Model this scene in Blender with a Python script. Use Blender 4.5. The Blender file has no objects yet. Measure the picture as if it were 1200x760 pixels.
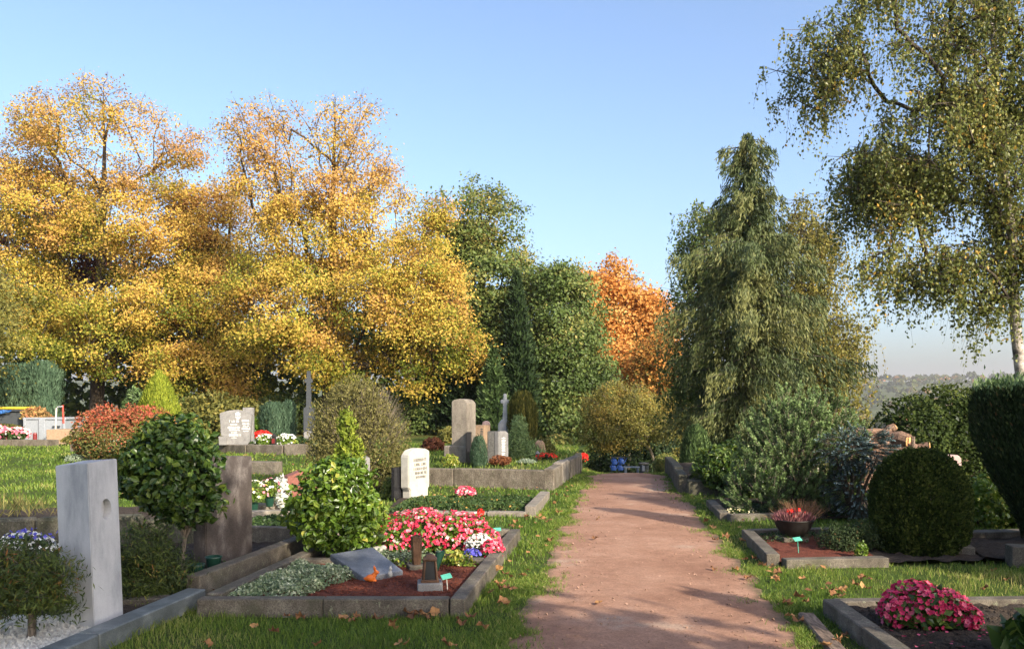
import bpy, bmesh, math, random
import numpy as np
from mathutils import Vector

SC = bpy.context.scene
COL = SC.collection
R = math.radians
random.seed(7)
rng = np.random.default_rng(7)

# ------------------------------------------------------------------ camera
F, EYE, HV = 1000.0, 1.65, 470.0          # focal length in photo pixels, eye height, horizon row
cam = bpy.data.cameras.new('camera')
cam_o = bpy.data.objects.new('camera', cam)
COL.objects.link(cam_o)
cam_o.location = (0, 0, EYE)
cam_o.rotation_euler = (R(90), 0, 0)
cam.sensor_width = 36
cam.lens = 36 * F / 1200
cam.shift_y = (HV - 380) / 1200
cam.clip_start = 0.1
cam.clip_end = 12000
SC.camera = cam_o

# ------------------------------------------------------------------ sky, sun, exposure
SUN_AZ, SUN_EL = 141.0, 28.0               # clockwise from +Y (the view direction)
w = bpy.data.worlds.new('World')
SC.world = w
w.use_nodes = True
nt = w.node_tree
bg = nt.nodes['Background']
sky = nt.nodes.new('ShaderNodeTexSky')
sky.sky_type = 'NISHITA'
sky.sun_disc = False
sky.sun_elevation = R(SUN_EL)
sky.sun_rotation = R(SUN_AZ)
sky.altitude = 100
sky.air_density = 0.9
sky.dust_density = 3.8
sky.ozone_density = 2.4
nt.links.new(sky.outputs[0], bg.inputs[0])
bg.inputs[1].default_value = 0.14
sun = bpy.data.lights.new('sun', 'SUN')
sun.energy = 3.9
sun.angle = R(0.5)
sun.color = (1.0, 0.89, 0.72)
sun_o = bpy.data.objects.new('sun', sun)
COL.objects.link(sun_o)
SDIR = Vector((math.sin(R(SUN_AZ)) * math.cos(R(SUN_EL)), math.cos(R(SUN_AZ)) * math.cos(R(SUN_EL)), math.sin(R(SUN_EL))))
sun_o.rotation_euler = (-SDIR).to_track_quat('-Z', 'Y').to_euler()
sun_o.location = (20, -30, 40)
SC.view_settings.view_transform = 'Standard'
SC.view_settings.look = 'None'
SC.view_settings.gamma = 1
SC.view_settings.exposure = 1.25
HAZE = 0.00016
SC.cycles.max_bounces = 6
SC.cycles.diffuse_bounces = 3
SC.cycles.transmission_bounces = 4
SC.cycles.volume_bounces = 0

# ------------------------------------------------------------------ measuring helpers
def X(u, Y): return (u - 600) / F * Y
def Z(v, Y): return EYE - (v - HV) / F * Y
def GY(v, z=0.0): return (EYE - z) * F / (v - HV)
def G(u, v, z=0.0):
    Y = GY(v, z)
    return np.array([X(u, Y), Y, z])
def AT(u, v, Y): return np.array([X(u, Y), Y, Z(v, Y)])

def sstep(a, b, x):
    t = np.clip((x - a) / (b - a), 0, 1)
    return t * t * (3 - 2 * t)

def vnoise(x, y, seed=0):
    """cheap smooth value noise, vectorised"""
    xi, yi = np.floor(x).astype(int), np.floor(y).astype(int)
    fx, fy = x - xi, y - yi
    fx, fy = fx * fx * (3 - 2 * fx), fy * fy * (3 - 2 * fy)
    def hsh(i, j):
        n = (i * 374761393 + j * 668265263 + seed * 974711) & 0x7fffffff
        n = ((n ^ (n >> 13)) * 1274126177) & 0x7fffffff
        return ((n ^ (n >> 16)) & 0xffff) / 65535.0
    a, b, c, d = hsh(xi, yi), hsh(xi + 1, yi), hsh(xi, yi + 1), hsh(xi + 1, yi + 1)
    return (a * (1 - fx) + b * fx) * (1 - fy) + (c * (1 - fx) + d * fx) * fy

def ground_z(x, y):
    x, y = np.asarray(x, float), np.asarray(y, float)
    lim = 0.7 + 0.1226 * (y - 19)
    wgt = sstep(-.22 * np.clip(y - 24, 0, 30), 1.2, x - lim)
    t = np.maximum(0, y - 18.5)
    drop = -0.085 * (t * t / (t + 1.2)) * wgt
    drop = np.maximum(drop, -3.6)
    valley = -26 * sstep(75, 520, y)
    ridge = 68 * sstep(620, 1750, y) + 7 * (vnoise(x / 260, y / 260, 3) - .4) * sstep(500, 1000, y)
    ridge = ridge + 10 * sstep(700, 1700, y) * sstep(500, 1400, x)
    bump = 0.035 * (vnoise(x * .9, y * .9, 1) - .5) * sstep(0, 1, np.abs(x - path_mid(y)) - 1.0)
    return drop + valley + ridge + bump

def path_left(y): return 0.0 + 0.131 * (y - 6.1)
def path_right(y): return 2.06 + 0.108 * (y - 6.1)
def path_mid(y): return .5 * (path_left(y) + path_right(y))

# ------------------------------------------------------------------ object helpers
def wloc(o):
    v = Vector((0, 0, 0))
    while o is not None:
        v = v + o.location
        o = o.parent
    return np.array(v)

def tag(o, label=None, cat=None, group=None, kind=None):
    if label: o['label'] = label
    if cat: o['category'] = cat
    if group: o['group'] = group
    if kind: o['kind'] = kind
    return o

def thing(name, label, cat, loc, group=None):
    o = bpy.data.objects.new(name, None)
    o.empty_display_size = .1
    COL.objects.link(o)
    o.location = [float(c) for c in loc]
    return tag(o, label, cat, group)

def raw_mesh(name, V, Fc, mat=None, tone=None, smooth=False):
    """V (n,3); Fc array (m,k) or list of arrays of different k"""
    if not isinstance(Fc, (list, tuple)): Fc = [Fc]
    Fc = [np.asarray(f, np.int32) for f in Fc if len(f)]
    me = bpy.data.meshes.new(name)
    V = np.ascontiguousarray(V, np.float32)
    me.vertices.add(len(V))
    me.vertices.foreach_set('co', V.ravel())
    nl = sum(f.size for f in Fc)
    npoly = sum(len(f) for f in Fc)
    me.loops.add(nl)
    me.polygons.add(npoly)
    me.loops.foreach_set('vertex_index', np.concatenate([f.ravel() for f in Fc]))
    st, off = [], 0
    for f in Fc:
        k = f.shape[1]
        st.append(off + np.arange(len(f)) * k)
        off += f.size
    me.polygons.foreach_set('loop_start', np.concatenate(st).astype(np.int32))
    me.polygons.foreach_set('use_smooth', np.full(npoly, bool(smooth)))
    if tone is not None:
        a = me.attributes.new('tone', 'FLOAT', 'POINT')
        a.data.foreach_set('value', np.ascontiguousarray(tone, np.float32))
    if mat: me.materials.append(mat)
    me.update(calc_edges=True)
    return me

def part(name, V, Fc, mat, parent=None, tone=None, smooth=False, label=None, kind=None):
    V = np.asarray(V, float)
    if parent is not None: V = V - wloc(parent)
    o = bpy.data.objects.new(name, raw_mesh(name, V, Fc, mat, tone, smooth))
    COL.objects.link(o)
    if parent is not None: o.parent = parent
    return tag(o, label, None, None, kind)

class MB:
    """collects simple shapes in world space -> one mesh"""
    def __init__(s): s.V, s.Q, s.n = [], {}, 0
    def add(s, V, Fs):
        V = np.asarray(V, float)
        for f in Fs: s.Q.setdefault(len(f), []).append([i + s.n for i in f])
        s.V.append(V); s.n += len(V)
        return s
    def bm(s, bm):
        bm.verts.index_update()
        return s.add([v.co[:] for v in bm.verts], [[v.index for v in f.verts] for f in bm.faces])
    def box(s, c, size, rz=0, bevel=0, taper=1.0):
        bm = bmesh.new()
        bmesh.ops.create_cube(bm, size=1)
        for v in bm.verts:
            k = taper if v.co.z > 0 else 1
            v.co.x *= size[0] * k; v.co.y *= size[1] * k; v.co.z *= size[2]
            if bevel: v.co += Vector([random.uniform(-.3, .3) * bevel * c_ for c_ in (1, 1, .8)])
        if bevel: bmesh.ops.bevel(bm, geom=bm.edges[:], offset=bevel, segments=1, affect='EDGES')
        cr, sr = math.cos(rz), math.sin(rz)
        for v in bm.verts:
            x, y = v.co.x, v.co.y
            v.co = (c[0] + x * cr - y * sr, c[1] + x * sr + y * cr, c[2] + v.co.z)
        s.bm(bm); bm.free()
        return s
    def beam(s, p0, p1, wd, z0, z1, bevel=.008, ext=0.0):
        """upright-sided bar along p0-p1 (2-D) from z0 to z1"""
        p0, p1 = np.array(p0[:2], float), np.array(p1[:2], float)
        d = p1 - p0; L = np.linalg.norm(d)
        return s.box(((p0[0] + p1[0]) / 2, (p0[1] + p1[1]) / 2, (z0 + z1) / 2), (L + ext, wd, z1 - z0), math.atan2(d[1], d[0]), bevel)
    def lathe(s, c, prof, n=16, squash=1.0, tilt=(0, 0)):
        V, Fs = [], []
        for r, z in prof:
            for i in range(n):
                a = 2 * math.pi * i / n
                V.append((c[0] + r * math.cos(a) + tilt[0] * z, c[1] + r * squash * math.sin(a) + tilt[1] * z, c[2] + z))
        for j in range(len(prof) - 1):
            for i in range(n):
                Fs.append([j * n + i, j * n + (i + 1) % n, (j + 1) * n + (i + 1) % n, (j + 1) * n + i])
        Fs.append(list(range(n))[::-1]); Fs.append([(len(prof) - 1) * n + i for i in range(n)])
        return s.add(V, Fs)
    def tube(s, pts, rad, n=6):
        pts = [np.array(p, float) for p in pts]
        if not hasattr(rad, '__len__'): rad = [rad] * len(pts)
        V, Fs = [], []
        for k, p in enumerate(pts):
            d = pts[min(k + 1, len(pts) - 1)] - pts[max(k - 1, 0)]
            d = d / (np.linalg.norm(d) + 1e-9)
            a = np.cross(d, [0, 0, 1.0] if abs(d[2]) < .9 else [1.0, 0, 0]); a /= np.linalg.norm(a)
            b = np.cross(d, a)
            for i in range(n):
                t = 2 * math.pi * i / n
                V.append(p + rad[k] * (math.cos(t) * a + math.sin(t) * b))
        for j in range(len(pts) - 1):
            for i in range(n):
                Fs.append([j * n + i, j * n + (i + 1) % n, (j + 1) * n + (i + 1) % n, (j + 1) * n + i])
        Fs.append(list(range(n))[::-1]); Fs.append([(len(pts) - 1) * n + i for i in range(n)])
        return s.add(V, Fs)
    def slab(s, outline, origin, f, n, thick, bevel=.01):
        """outline of (along f, up) points extruded by thick away from normal n"""
        f = np.array(f, float); f /= np.linalg.norm(f)
        n = np.array(n, float); n /= np.linalg.norm(n)
        o = np.array(origin, float)
        bm = bmesh.new()
        up = np.array([0, 0, 1.0])
        a = [bm.verts.new(o + f * q[0] + up * q[1]) for q in outline]
        b = [bm.verts.new(o + f * q[0] + up * q[1] - n * thick) for q in outline]
        k = len(a)
        bm.faces.new(a); bm.faces.new(b[::-1])
        for i in range(k):
            bm.faces.new([a[i], b[i], b[(i + 1) % k], a[(i + 1) % k]])
        bmesh.ops.recalc_face_normals(bm, faces=bm.faces[:])
        if bevel: bmesh.ops.bevel(bm, geom=bm.edges[:], offset=bevel, segments=2, affect='EDGES', clamp_overlap=True)
        s.bm(bm); bm.free()
        return s
    def build(s, name, mat, parent=None, label=None, smooth=False, kind=None):
        return part(name, np.concatenate(s.V), [np.array(q) for q in s.Q.values()], mat, parent, None, smooth, label, kind)

def unit(a): return a / (np.linalg.norm(a, axis=-1, keepdims=True) + 1e-9)
def rdir(n, g=rng): return unit(g.normal(size=(n, 3)))

def tubes(P0, P1, R0, R1, k=3):
    P0, P1 = np.asarray(P0, float), np.asarray(P1, float)
    d = unit(P1 - P0)
    ref = np.where(np.abs(d[:, 2:3]) < .9, np.array([[0, 0, 1.0]]), np.array([[1.0, 0, 0]]))
    a = unit(np.cross(d, ref)); b = np.cross(d, a)
    t = 2 * np.pi * np.arange(k) / k
    ring = np.cos(t)[None, :, None] * a[:, None] + np.sin(t)[None, :, None] * b[:, None]
    V = np.concatenate([P0[:, None] + ring * np.asarray(R0)[:, None, None], P1[:, None] + ring * np.asarray(R1)[:, None, None]], 1)
    E = len(P0)
    i = np.arange(k); j = (i + 1) % k
    q = np.stack([i, j, j + k, i + k], 1)
    Q = (np.arange(E) * 2 * k)[:, None, None] + q[None]
    return V.reshape(-1, 3), Q.reshape(-1, 4)

def leaf_geo(C, D, N, L, W, fold=.12, six=False):
    """leaf quads (or 6-point leaves): centres, long axis, normal"""
    n = len(C)
    D = unit(D); S = unit(np.cross(N, D)); N = np.cross(D, S)
    L = np.broadcast_to(np.asarray(L, float), (n,))[:, None]; W = np.broadcast_to(np.asarray(W, float), (n,))[:, None]
    if six:
        V = np.stack([C - D * L * .5, C - D * L * .12 + S * W * .5 + N * W * fold, C + D * L * .22 + S * W * .38 + N * W * fold,
                      C + D * L * .5 - N * L * .08, C + D * L * .22 - S * W * .38 + N * W * fold, C - D * L * .12 - S * W * .5 + N * W * fold], 1)
        q = np.array([[0, 1, 2, 3], [0, 3, 4, 5]])
        Q = (np.arange(n) * 6)[:, None, None] + q[None]
        return V.reshape(-1, 3), Q.reshape(-1, 4), 6
    V = np.stack([C - D * L * .5, C - D * L * .05 + S * W * .5 + N * W * fold, C + D * L * .5, C - D * L * .05 - S * W * .5 + N * W * fold], 1)
    Q = (np.arange(n) * 4)[:, None] + np.arange(4)[None]
    return V.reshape(-1, 3), Q, 4

def leaf_part(name, C, D, N, L, W, tone, mat, parent, fold=.12, six=False, kind=None, label=None):
    V, Q, k = leaf_geo(C, D, N, L, W, fold, six)
    return part(name, V, Q, mat, parent, np.repeat(tone, k), False, label, kind)

# ------------------------------------------------------------------ materials
def new_mat(name):
    m = bpy.data.materials.new(name)
    m.use_nodes = True
    return m, m.node_tree.nodes, m.node_tree.links, m.node_tree.nodes['Principled BSDF']

def ramp(nodes, stops):
    r = nodes.new('ShaderNodeValToRGB')
    e = r.color_ramp.elements
    while len(e) < len(stops): e.new(.5)
    for i, (p, c) in enumerate(stops):
        e[i].position = p
        e[i].color = (*c, 1)
    return r

def leafmat(name, stops, trans=.35, rough=.5, spec=.3):
    m, nd, ln, p = new_mat(name)
    a = nd.new('ShaderNodeAttribute'); a.attribute_name = 'tone'
    r = ramp(nd, stops)
    ln.new(a.outputs['Fac'], r.inputs[0])
    ln.new(r.outputs[0], p.inputs['Base Color'])
    p.inputs['Roughness'].default_value = rough
    p.inputs['Specular IOR Level'].default_value = spec
    t = nd.new('ShaderNodeBsdfTranslucent')
    ln.new(r.outputs[0], t.inputs[0])
    mx = nd.new('ShaderNodeMixShader'); mx.inputs[0].default_value = trans
    ln.new(p.outputs[0], mx.inputs[1]); ln.new(t.outputs[0], mx.inputs[2])
    ln.new(mx.outputs[0], nd['Material Output'].inputs[0])
    return m

def rockmat(name, c1, c2, c3=None, scale=6, fine=120, rough=.7, bump=.25, stretch=(1, 1, 1), spec=.3, finemix=.5, detail=8, lichen=0, lcol=(.25, .27, .17)):
    """two-scale noise stone / earth / bark"""
    m, nd, ln, p = new_mat(name)
    tc = nd.new('ShaderNodeTexCoord'); mp = nd.new('ShaderNodeMapping'); mp.inputs['Scale'].default_value = stretch
    ln.new(tc.outputs['Object'], mp.inputs[0])
    n1 = nd.new('ShaderNodeTexNoise'); n1.inputs['Scale'].default_value = scale; n1.inputs['Detail'].default_value = detail; n1.inputs['Roughness'].default_value = .65
    n2 = nd.new('ShaderNodeTexNoise'); n2.inputs['Scale'].default_value = fine; n2.inputs['Detail'].default_value = 3
    ln.new(mp.outputs[0], n1.inputs[0]); ln.new(mp.outputs[0], n2.inputs[0])
    st = [(.32, c1), (.68, c2)] if c3 is None else [(.28, c1), (.5, c2), (.72, c3)]
    r1 = ramp(nd, st); ln.new(n1.outputs[0], r1.inputs[0])
    r2 = ramp(nd, [(.35, (1 - finemix,) * 3), (.65, (1 + finemix * .6,) * 3)]); ln.new(n2.outputs[0], r2.inputs[0])
    mx = nd.new('ShaderNodeMix'); mx.data_type = 'RGBA'; mx.blend_type = 'MULTIPLY'; mx.inputs[0].default_value = 1
    ln.new(r1.outputs[0], mx.inputs[6]); ln.new(r2.outputs[0], mx.inputs[7])
    colour = mx.outputs[2]
    if lichen:
        for sc_, lo, hi, lc in ((3.5, .52, .68, (.055, .055, .03)), (24, .60, .66, lcol)):
            n3 = nd.new('ShaderNodeTexNoise'); n3.inputs['Scale'].default_value = sc_; n3.inputs['Detail'].default_value = 6; n3.inputs['Roughness'].default_value = .7
            ln.new(tc.outputs['Object'], n3.inputs[0])
            mr = nd.new('ShaderNodeMapRange'); mr.inputs[1].default_value = lo; mr.inputs[2].default_value = hi; mr.inputs[4].default_value = lichen
            ln.new(n3.outputs[0], mr.inputs[0])
            m3 = nd.new('ShaderNodeMix'); m3.data_type = 'RGBA'; m3.inputs[7].default_value = (*lc, 1)
            ln.new(mr.outputs[0], m3.inputs[0]); ln.new(colour, m3.inputs[6]); colour = m3.outputs[2]
    ln.new(colour, p.inputs['Base Color'])
    p.inputs['Roughness'].default_value = rough
    p.inputs['Specular IOR Level'].default_value = spec
    ad = nd.new('ShaderNodeMath'); ad.operation = 'ADD'
    ln.new(n1.outputs[0], ad.inputs[0]); ln.new(n2.outputs[0], ad.inputs[1])
    b = nd.new('ShaderNodeBump'); b.inputs['Strength'].default_value = bump; b.inputs['Distance'].default_value = .02
    ln.new(ad.outputs[0], b.inputs['Height']); ln.new(b.outputs[0], p.inputs['Normal'])
    return m

def plain(name, c, rough=.5, metal=0, spec=.4, var=.15, scale=20):
    m = rockmat(name, tuple(x * (1 - var) for x in c), tuple(x * (1 + var) for x in c), scale=scale, fine=scale * 8, rough=rough, bump=.05, spec=spec, finemix=.12)
    m.node_tree.nodes['Principled BSDF'].inputs['Metallic'].default_value = metal
    return m

M = {}
M['yellow'] = leafmat('golden_leaves', [(0, (.12, .15, .018)), (.22, (.32, .30, .04)), (.45, (.56, .40, .075)), (.72, (.56, .34, .085)), (1, (.42, .24, .09))], .42, .6, .2)
M['orange'] = leafmat('orange_leaves', [(0, (.14, .12, .025)), (.3, (.44, .20, .045)), (.6, (.64, .30, .075)), (1, (.6, .36, .12))], .4, .6, .2)
M['green'] = leafmat('green_leaves', [(0, (.045, .075, .018)), (.45, (.115, .165, .04)), (.75, (.22, .23, .06)), (1, (.38, .28, .08))], .35, .5, .3)
M['olive'] = leafmat('olive_leaves', [(0, (.06, .07, .018)), (.5, (.17, .165, .04)), (.8, (.30, .26, .06)), (1, (.42, .30, .07))], .4, .55, .25)
M['birch'] = leafmat('birch_leaves', [(0, (.07, .095, .022)), (.5, (.16, .185, .045)), (.85, (.29, .27, .07)), (1, (.58, .34, .06))], .4, .42, .4)
M['copper'] = leafmat('copper_leaves', [(0, (.05, .02, .015)), (.6, (.14, .05, .03)), (1, (.25, .1, .04))], .3, .6, .2)
M['spruce'] = leafmat('spruce_needles', [(0, (.028, .045, .015)), (.5, (.078, .103, .032)), (1, (.18, .18, .055))], .22, .55, .3)
M['darkcon'] = leafmat('dark_needles', [(0, (.012, .025, .010)), (.6, (.03, .055, .018)), (1, (.06, .095, .03))], .15, .6, .25)
M['bluegreen'] = leafmat('blue_green_scales', [(0, (.03, .06, .035)), (.6, (.075, .13, .075)), (1, (.13, .20, .12))], .2, .6, .25)
M['bluespruce'] = leafmat('blue_spruce_needles', [(0, (.022, .042, .035)), (.55, (.085, .14, .13)), (1, (.30, .39, .39))], .12, .6, .25)
M['lemon'] = leafmat('lemon_scales', [(0, (.14, .19, .02)), (1, (.38, .42, .05))], .3, .6, .2)
M['pine'] = leafmat('pine_needles', [(0, (.018, .034, .012)), (.5, (.085, .14, .045)), (1, (.22, .31, .11))], .2, .5, .35)
M['box'] = leafmat('box_leaves', [(0, (.016, .028, .008)), (.6, (.045, .07, .016)), (1, (.13, .155, .035))], .3, .7, .12)
M['thuja'] = leafmat('hedge_scales', [(0, (.014, .026, .010)), (.6, (.035, .055, .018)), (.9, (.07, .10, .035)), (1, (.13, .075, .03))], .2, .6, .2)
M['laurel'] = leafmat('laurel_leaves', [(0, (.05, .10, .012)), (.5, (.12, .20, .022)), (.85, (.24, .30, .04)), (1, (.45, .40, .08))], .3, .3, .5)
M['camellia'] = leafmat('camellia_leaves', [(0, (.02, .045, .009)), (.6, (.05, .095, .016)), (1, (.15, .20, .035))], .24, .33, .4)
M['euonymus'] = leafmat('variegated_leaves', [(0, (.08, .13, .06)), (.5, (.19, .25, .13)), (.8, (.42, .46, .30)), (1, (.6, .62, .45))], .25, .5, .3)
M['mapleshrub'] = leafmat('shrub_leaves', [(0, (.022, .035, .010)), (.5, (.06, .085, .018)), (.8, (.13, .165, .03)), (.94, (.20, .17, .035)), (1, (.24, .10, .03))], .3, .5, .25)
M['redbush'] = leafmat('red_green_leaves', [(0, (.06, .08, .02)), (.45, (.16, .16, .04)), (.62, (.30, .11, .045)), (1, (.40, .09, .05))], .3, .5, .3)
M['wild'] = leafmat('wild_shrub_leaves', [(0, (.06, .06, .022)), (.6, (.17, .155, .05)), (1, (.30, .26, .09))], .3, .6, .2)
M['cover'] = leafmat('ground_cover_leaves', [(0, (.02, .04, .012)), (.6, (.05, .09, .022)), (.95, (.09, .13, .03)), (1, (.45, .25, .06))], .25, .5, .3)
M['silver'] = leafmat('silver_leaves', [(0, (.14, .19, .10)), (1, (.42, .48, .36))], .25, .7, .2)
M['heather'] = leafmat('heather_sprigs', [(0, (.10, .05, .05)), (.6, (.32, .12, .14)), (1, (.45, .26, .2))], .2, .7, .1)
M['drygrass'] = leafmat('tuft_grass', [(0, (.14, .08, .04)), (1, (.32, .18, .1))], .3, .6, .2)
M['brownclip'] = leafmat('brown_clippings', [(0, (.12, .08, .03)), (.6, (.30, .19, .07)), (.9, (.4, .14, .07)), (1, (.45, .35, .12))], .1, .7, .2)
M['pink'] = leafmat('pink_petals', [(0, (.62, .02, .07)), (.45, (.78, .06, .13)), (.8, (.85, .30, .36)), (1, (.9, .72, .70))], .35, .5, .3)
M['magenta'] = leafmat('magenta_petals', [(0, (.42, .012, .06)), (.6, (.66, .04, .14)), (1, (.8, .2, .28))], .35, .5, .3)
M['redfl'] = leafmat('red_petals', [(0, (.6, .01, .01)), (1, (.85, .05, .03))], .3, .5, .3)
M['whitefl'] = leafmat('white_petals', [(0, (.7, .7, .62)), (1, (.88, .88, .85))], .3, .5, .3)
M['bluefl'] = leafmat('blue_petals', [(0, (.04, .05, .35)), (1, (.16, .14, .62))], .3, .5, .3)
M['mixfl'] = leafmat('pink_white_petals', [(0, (.75, .12, .2)), (.4, (.85, .3, .35)), (.5, (.88, .86, .8)), (1, (.85, .75, .4))], .3, .5, .3)
M['grass'] = leafmat('grass_blades', [(0, (.06, .11, .015)), (.45, (.13, .205, .026)), (.75, (.23, .28, .05)), (1, (.38, .33, .12))], .35, .5, .3)
M['fallen'] = leafmat('fallen_leaves', [(0, (.13, .06, .03)), (.5, (.27, .13, .055)), (1, (.44, .25, .10))], .15, .7, .2)
M['farwood'] = leafmat('far_wood_leaves', [(0, (.04, .06, .02)), (.6, (.09, .11, .03)), (.85, (.16, .13, .04)), (1, (.4, .17, .05))], .3, .7, .1)

M['bark'] = rockmat('bark', (.035, .026, .018), (.10, .08, .058), scale=9, fine=60, rough=.9, bump=.6, stretch=(1, 1, .25))
M['barklight'] = rockmat('grey_bark', (.10, .08, .06), (.22, .18, .14), scale=9, fine=60, rough=.9, bump=.5, stretch=(1, 1, .25))
M['birchbark'] = rockmat('birch_bark', (.05, .042, .036), (.32, .28, .24), (.58, .53, .48), scale=5, fine=40, rough=.8, bump=.4, stretch=(1, 1, 2.2), finemix=.25)
M['marble'] = rockmat('grey_marble', (.22, .23, .25), (.45, .45, .46), (.56, .56, .56), scale=2.6, fine=200, rough=.45, bump=.04, stretch=(1.6, 1.6, .5), finemix=.08)
M['kerbmarble'] = rockmat('green_grey_granite', (.07, .08, .08), (.13, .145, .145), (.26, .28, .27), scale=4, fine=150, rough=.5, bump=.08, stretch=(1, 1, 1), finemix=.25)
M['brownstone'] = rockmat('brown_granite', (.045, .037, .034), (.08, .066, .060), (.19, .168, .155), scale=5.5, fine=120, rough=.5, bump=.1, stretch=(2, 1, .7), finemix=.3)
M['granite'] = rockmat('grey_granite', (.17, .165, .16), (.27, .26, .25), scale=8, fine=260, rough=.6, bump=.12, finemix=.45, lichen=0.25)
M['kerb'] = rockmat('weathered_kerb', (.056, .046, .036), (.112, .095, .074), (.19, .165, .13), scale=5, fine=110, rough=.8, bump=.25, finemix=.4, lichen=0.6)
M['concrete'] = rockmat('old_concrete', (.055, .045, .033), (.135, .112, .085), (.22, .19, .155), scale=3.4, fine=70, rough=.9, bump=.4, stretch=(1, 1, .6), finemix=.4, lichen=0.6)
M['sandstone'] = rockmat('grey_sandstone', (.11, .095, .08), (.215, .185, .15), (.31, .275, .23), scale=3.5, fine=90, rough=.85, bump=.25, stretch=(1, 1, .5), finemix=.25, lichen=0.6)
M['mossy'] = rockmat('mossy_concrete', (.03, .032, .018), (.075, .07, .05), (.14, .125, .1), scale=4, fine=70, rough=.95, bump=.5, finemix=.4, lichen=0.6)
M['whitestone'] = rockmat('white_limestone', (.36, .34, .29), (.50, .48, .42), scale=4, fine=90, rough=.75, bump=.15, finemix=.12, lichen=.18)
M['black'] = plain('polished_black_granite', (.018, .018, .02), .2, 0, .5)
M['darkgranite'] = rockmat('dark_speckled_granite', (.06, .06, .055), (.15, .145, .135), scale=30, fine=250, rough=.5, bump=.05, finemix=.6)
M['pinkstone'] = rockmat('pink_granite', (.30, .20, .18), (.46, .33, .30), scale=10, fine=220, rough=.55, bump=.08, finemix=.3)
M['redgranite'] = rockmat('red_granite', (.16, .06, .045), (.26, .10, .075), scale=12, fine=220, rough=.4, bump=.05, finemix=.4)
M['tanstone'] = rockmat('tan_stone', (.27, .18, .11), (.40, .28, .18), scale=10, fine=160, rough=.7, bump=.1, finemix=.3)
M['crossstone'] = rockmat('pale_grey_stone', (.30, .31, .31), (.46, .47, .46), scale=5, fine=120, rough=.8, bump=.1, finemix=.2)
M['slate'] = rockmat('slate', (.06, .065, .075), (.12, .13, .15), (.24, .24, .25), scale=3.5, fine=90, rough=.38, bump=.1, finemix=.25)
M['bronze'] = rockmat('brown_bronze', (.09, .05, .03), (.20, .115, .075), scale=10, fine=90, rough=.42, bump=.08, finemix=.2)
M['bronze'].node_tree.nodes['Principled BSDF'].inputs['Metallic'].default_value = .5
M['letters'] = plain('white_letters', (.75, .75, .72), .6, var=.03)
M['darkletters'] = plain('dark_letters', (.10, .095, .085), .7, var=.05)
M['greenplastic'] = plain('dark_green_plastic', (.012, .045, .03), .35)
M['tagplastic'] = plain('green_tag_plastic', (.10, .42, .30), .4)
M['orangefig'] = plain('orange_glaze', (.72, .16, .02), .45)
M['greyfig'] = plain('grey_glaze', (.30, .30, .29), .6)
M['bowl'] = plain('dark_bowl', (.02, .017, .015), .5)
M['skip'] = plain('grey_sheet_metal', (.27, .29, .32), .5)
M['bin'] = plain('dark_grey_metal', (.06, .065, .07), .45)
M['yellowplastic'] = plain('yellow_sheet', (.65, .46, .04), .5)
M['bluetarp'] = plain('blue_tarpaulin', (.05, .16, .42), .5)
M['bluecan'] = plain('blue_plastic', (.06, .14, .42), .35)
M['redpaint'] = plain('red_paint', (.5, .05, .03), .5)
M['whitepaint'] = plain('white_paint', (.5, .48, .42), .5)
M['ironblack'] = plain('grey_iron', (.05, .055, .06), .5)
M['wood'] = rockmat('weathered_wood', (.10, .07, .05), (.22, .16, .12), scale=6, fine=60, rough=.85, bump=.3, stretch=(1, .2, 1))
M['cutwood'] = rockmat('fresh_cut_wood', (.55, .28, .10), (.72, .42, .18), scale=8, fine=60, rough=.8, bump=.1, finemix=.15)
M['logbark'] = rockmat('log_bark', (.11, .065, .045), (.24, .15, .105), scale=8, fine=60, rough=.9, bump=.5)
M['redglass'] = plain('red_candle_glass', (.16, .02, .02), .3)
M['water'] = plain('dark_glass', (.02, .022, .025), .15)
M['gravel'] = rockmat('white_pebble', (.38, .36, .32), (.74, .72, .67), scale=30, fine=200, rough=.8, bump=.1, finemix=.1)
M['mulch'] = rockmat('red_mulch', (.10, .026, .015), (.19, .052, .028), scale=30, fine=160, rough=.95, bump=.8, finemix=.6)
M['soil'] = rockmat('dark_soil', (.028, .020, .014), (.07, .05, .036), scale=14, fine=120, rough=.95, bump=.8, finemix=.6)

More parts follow.
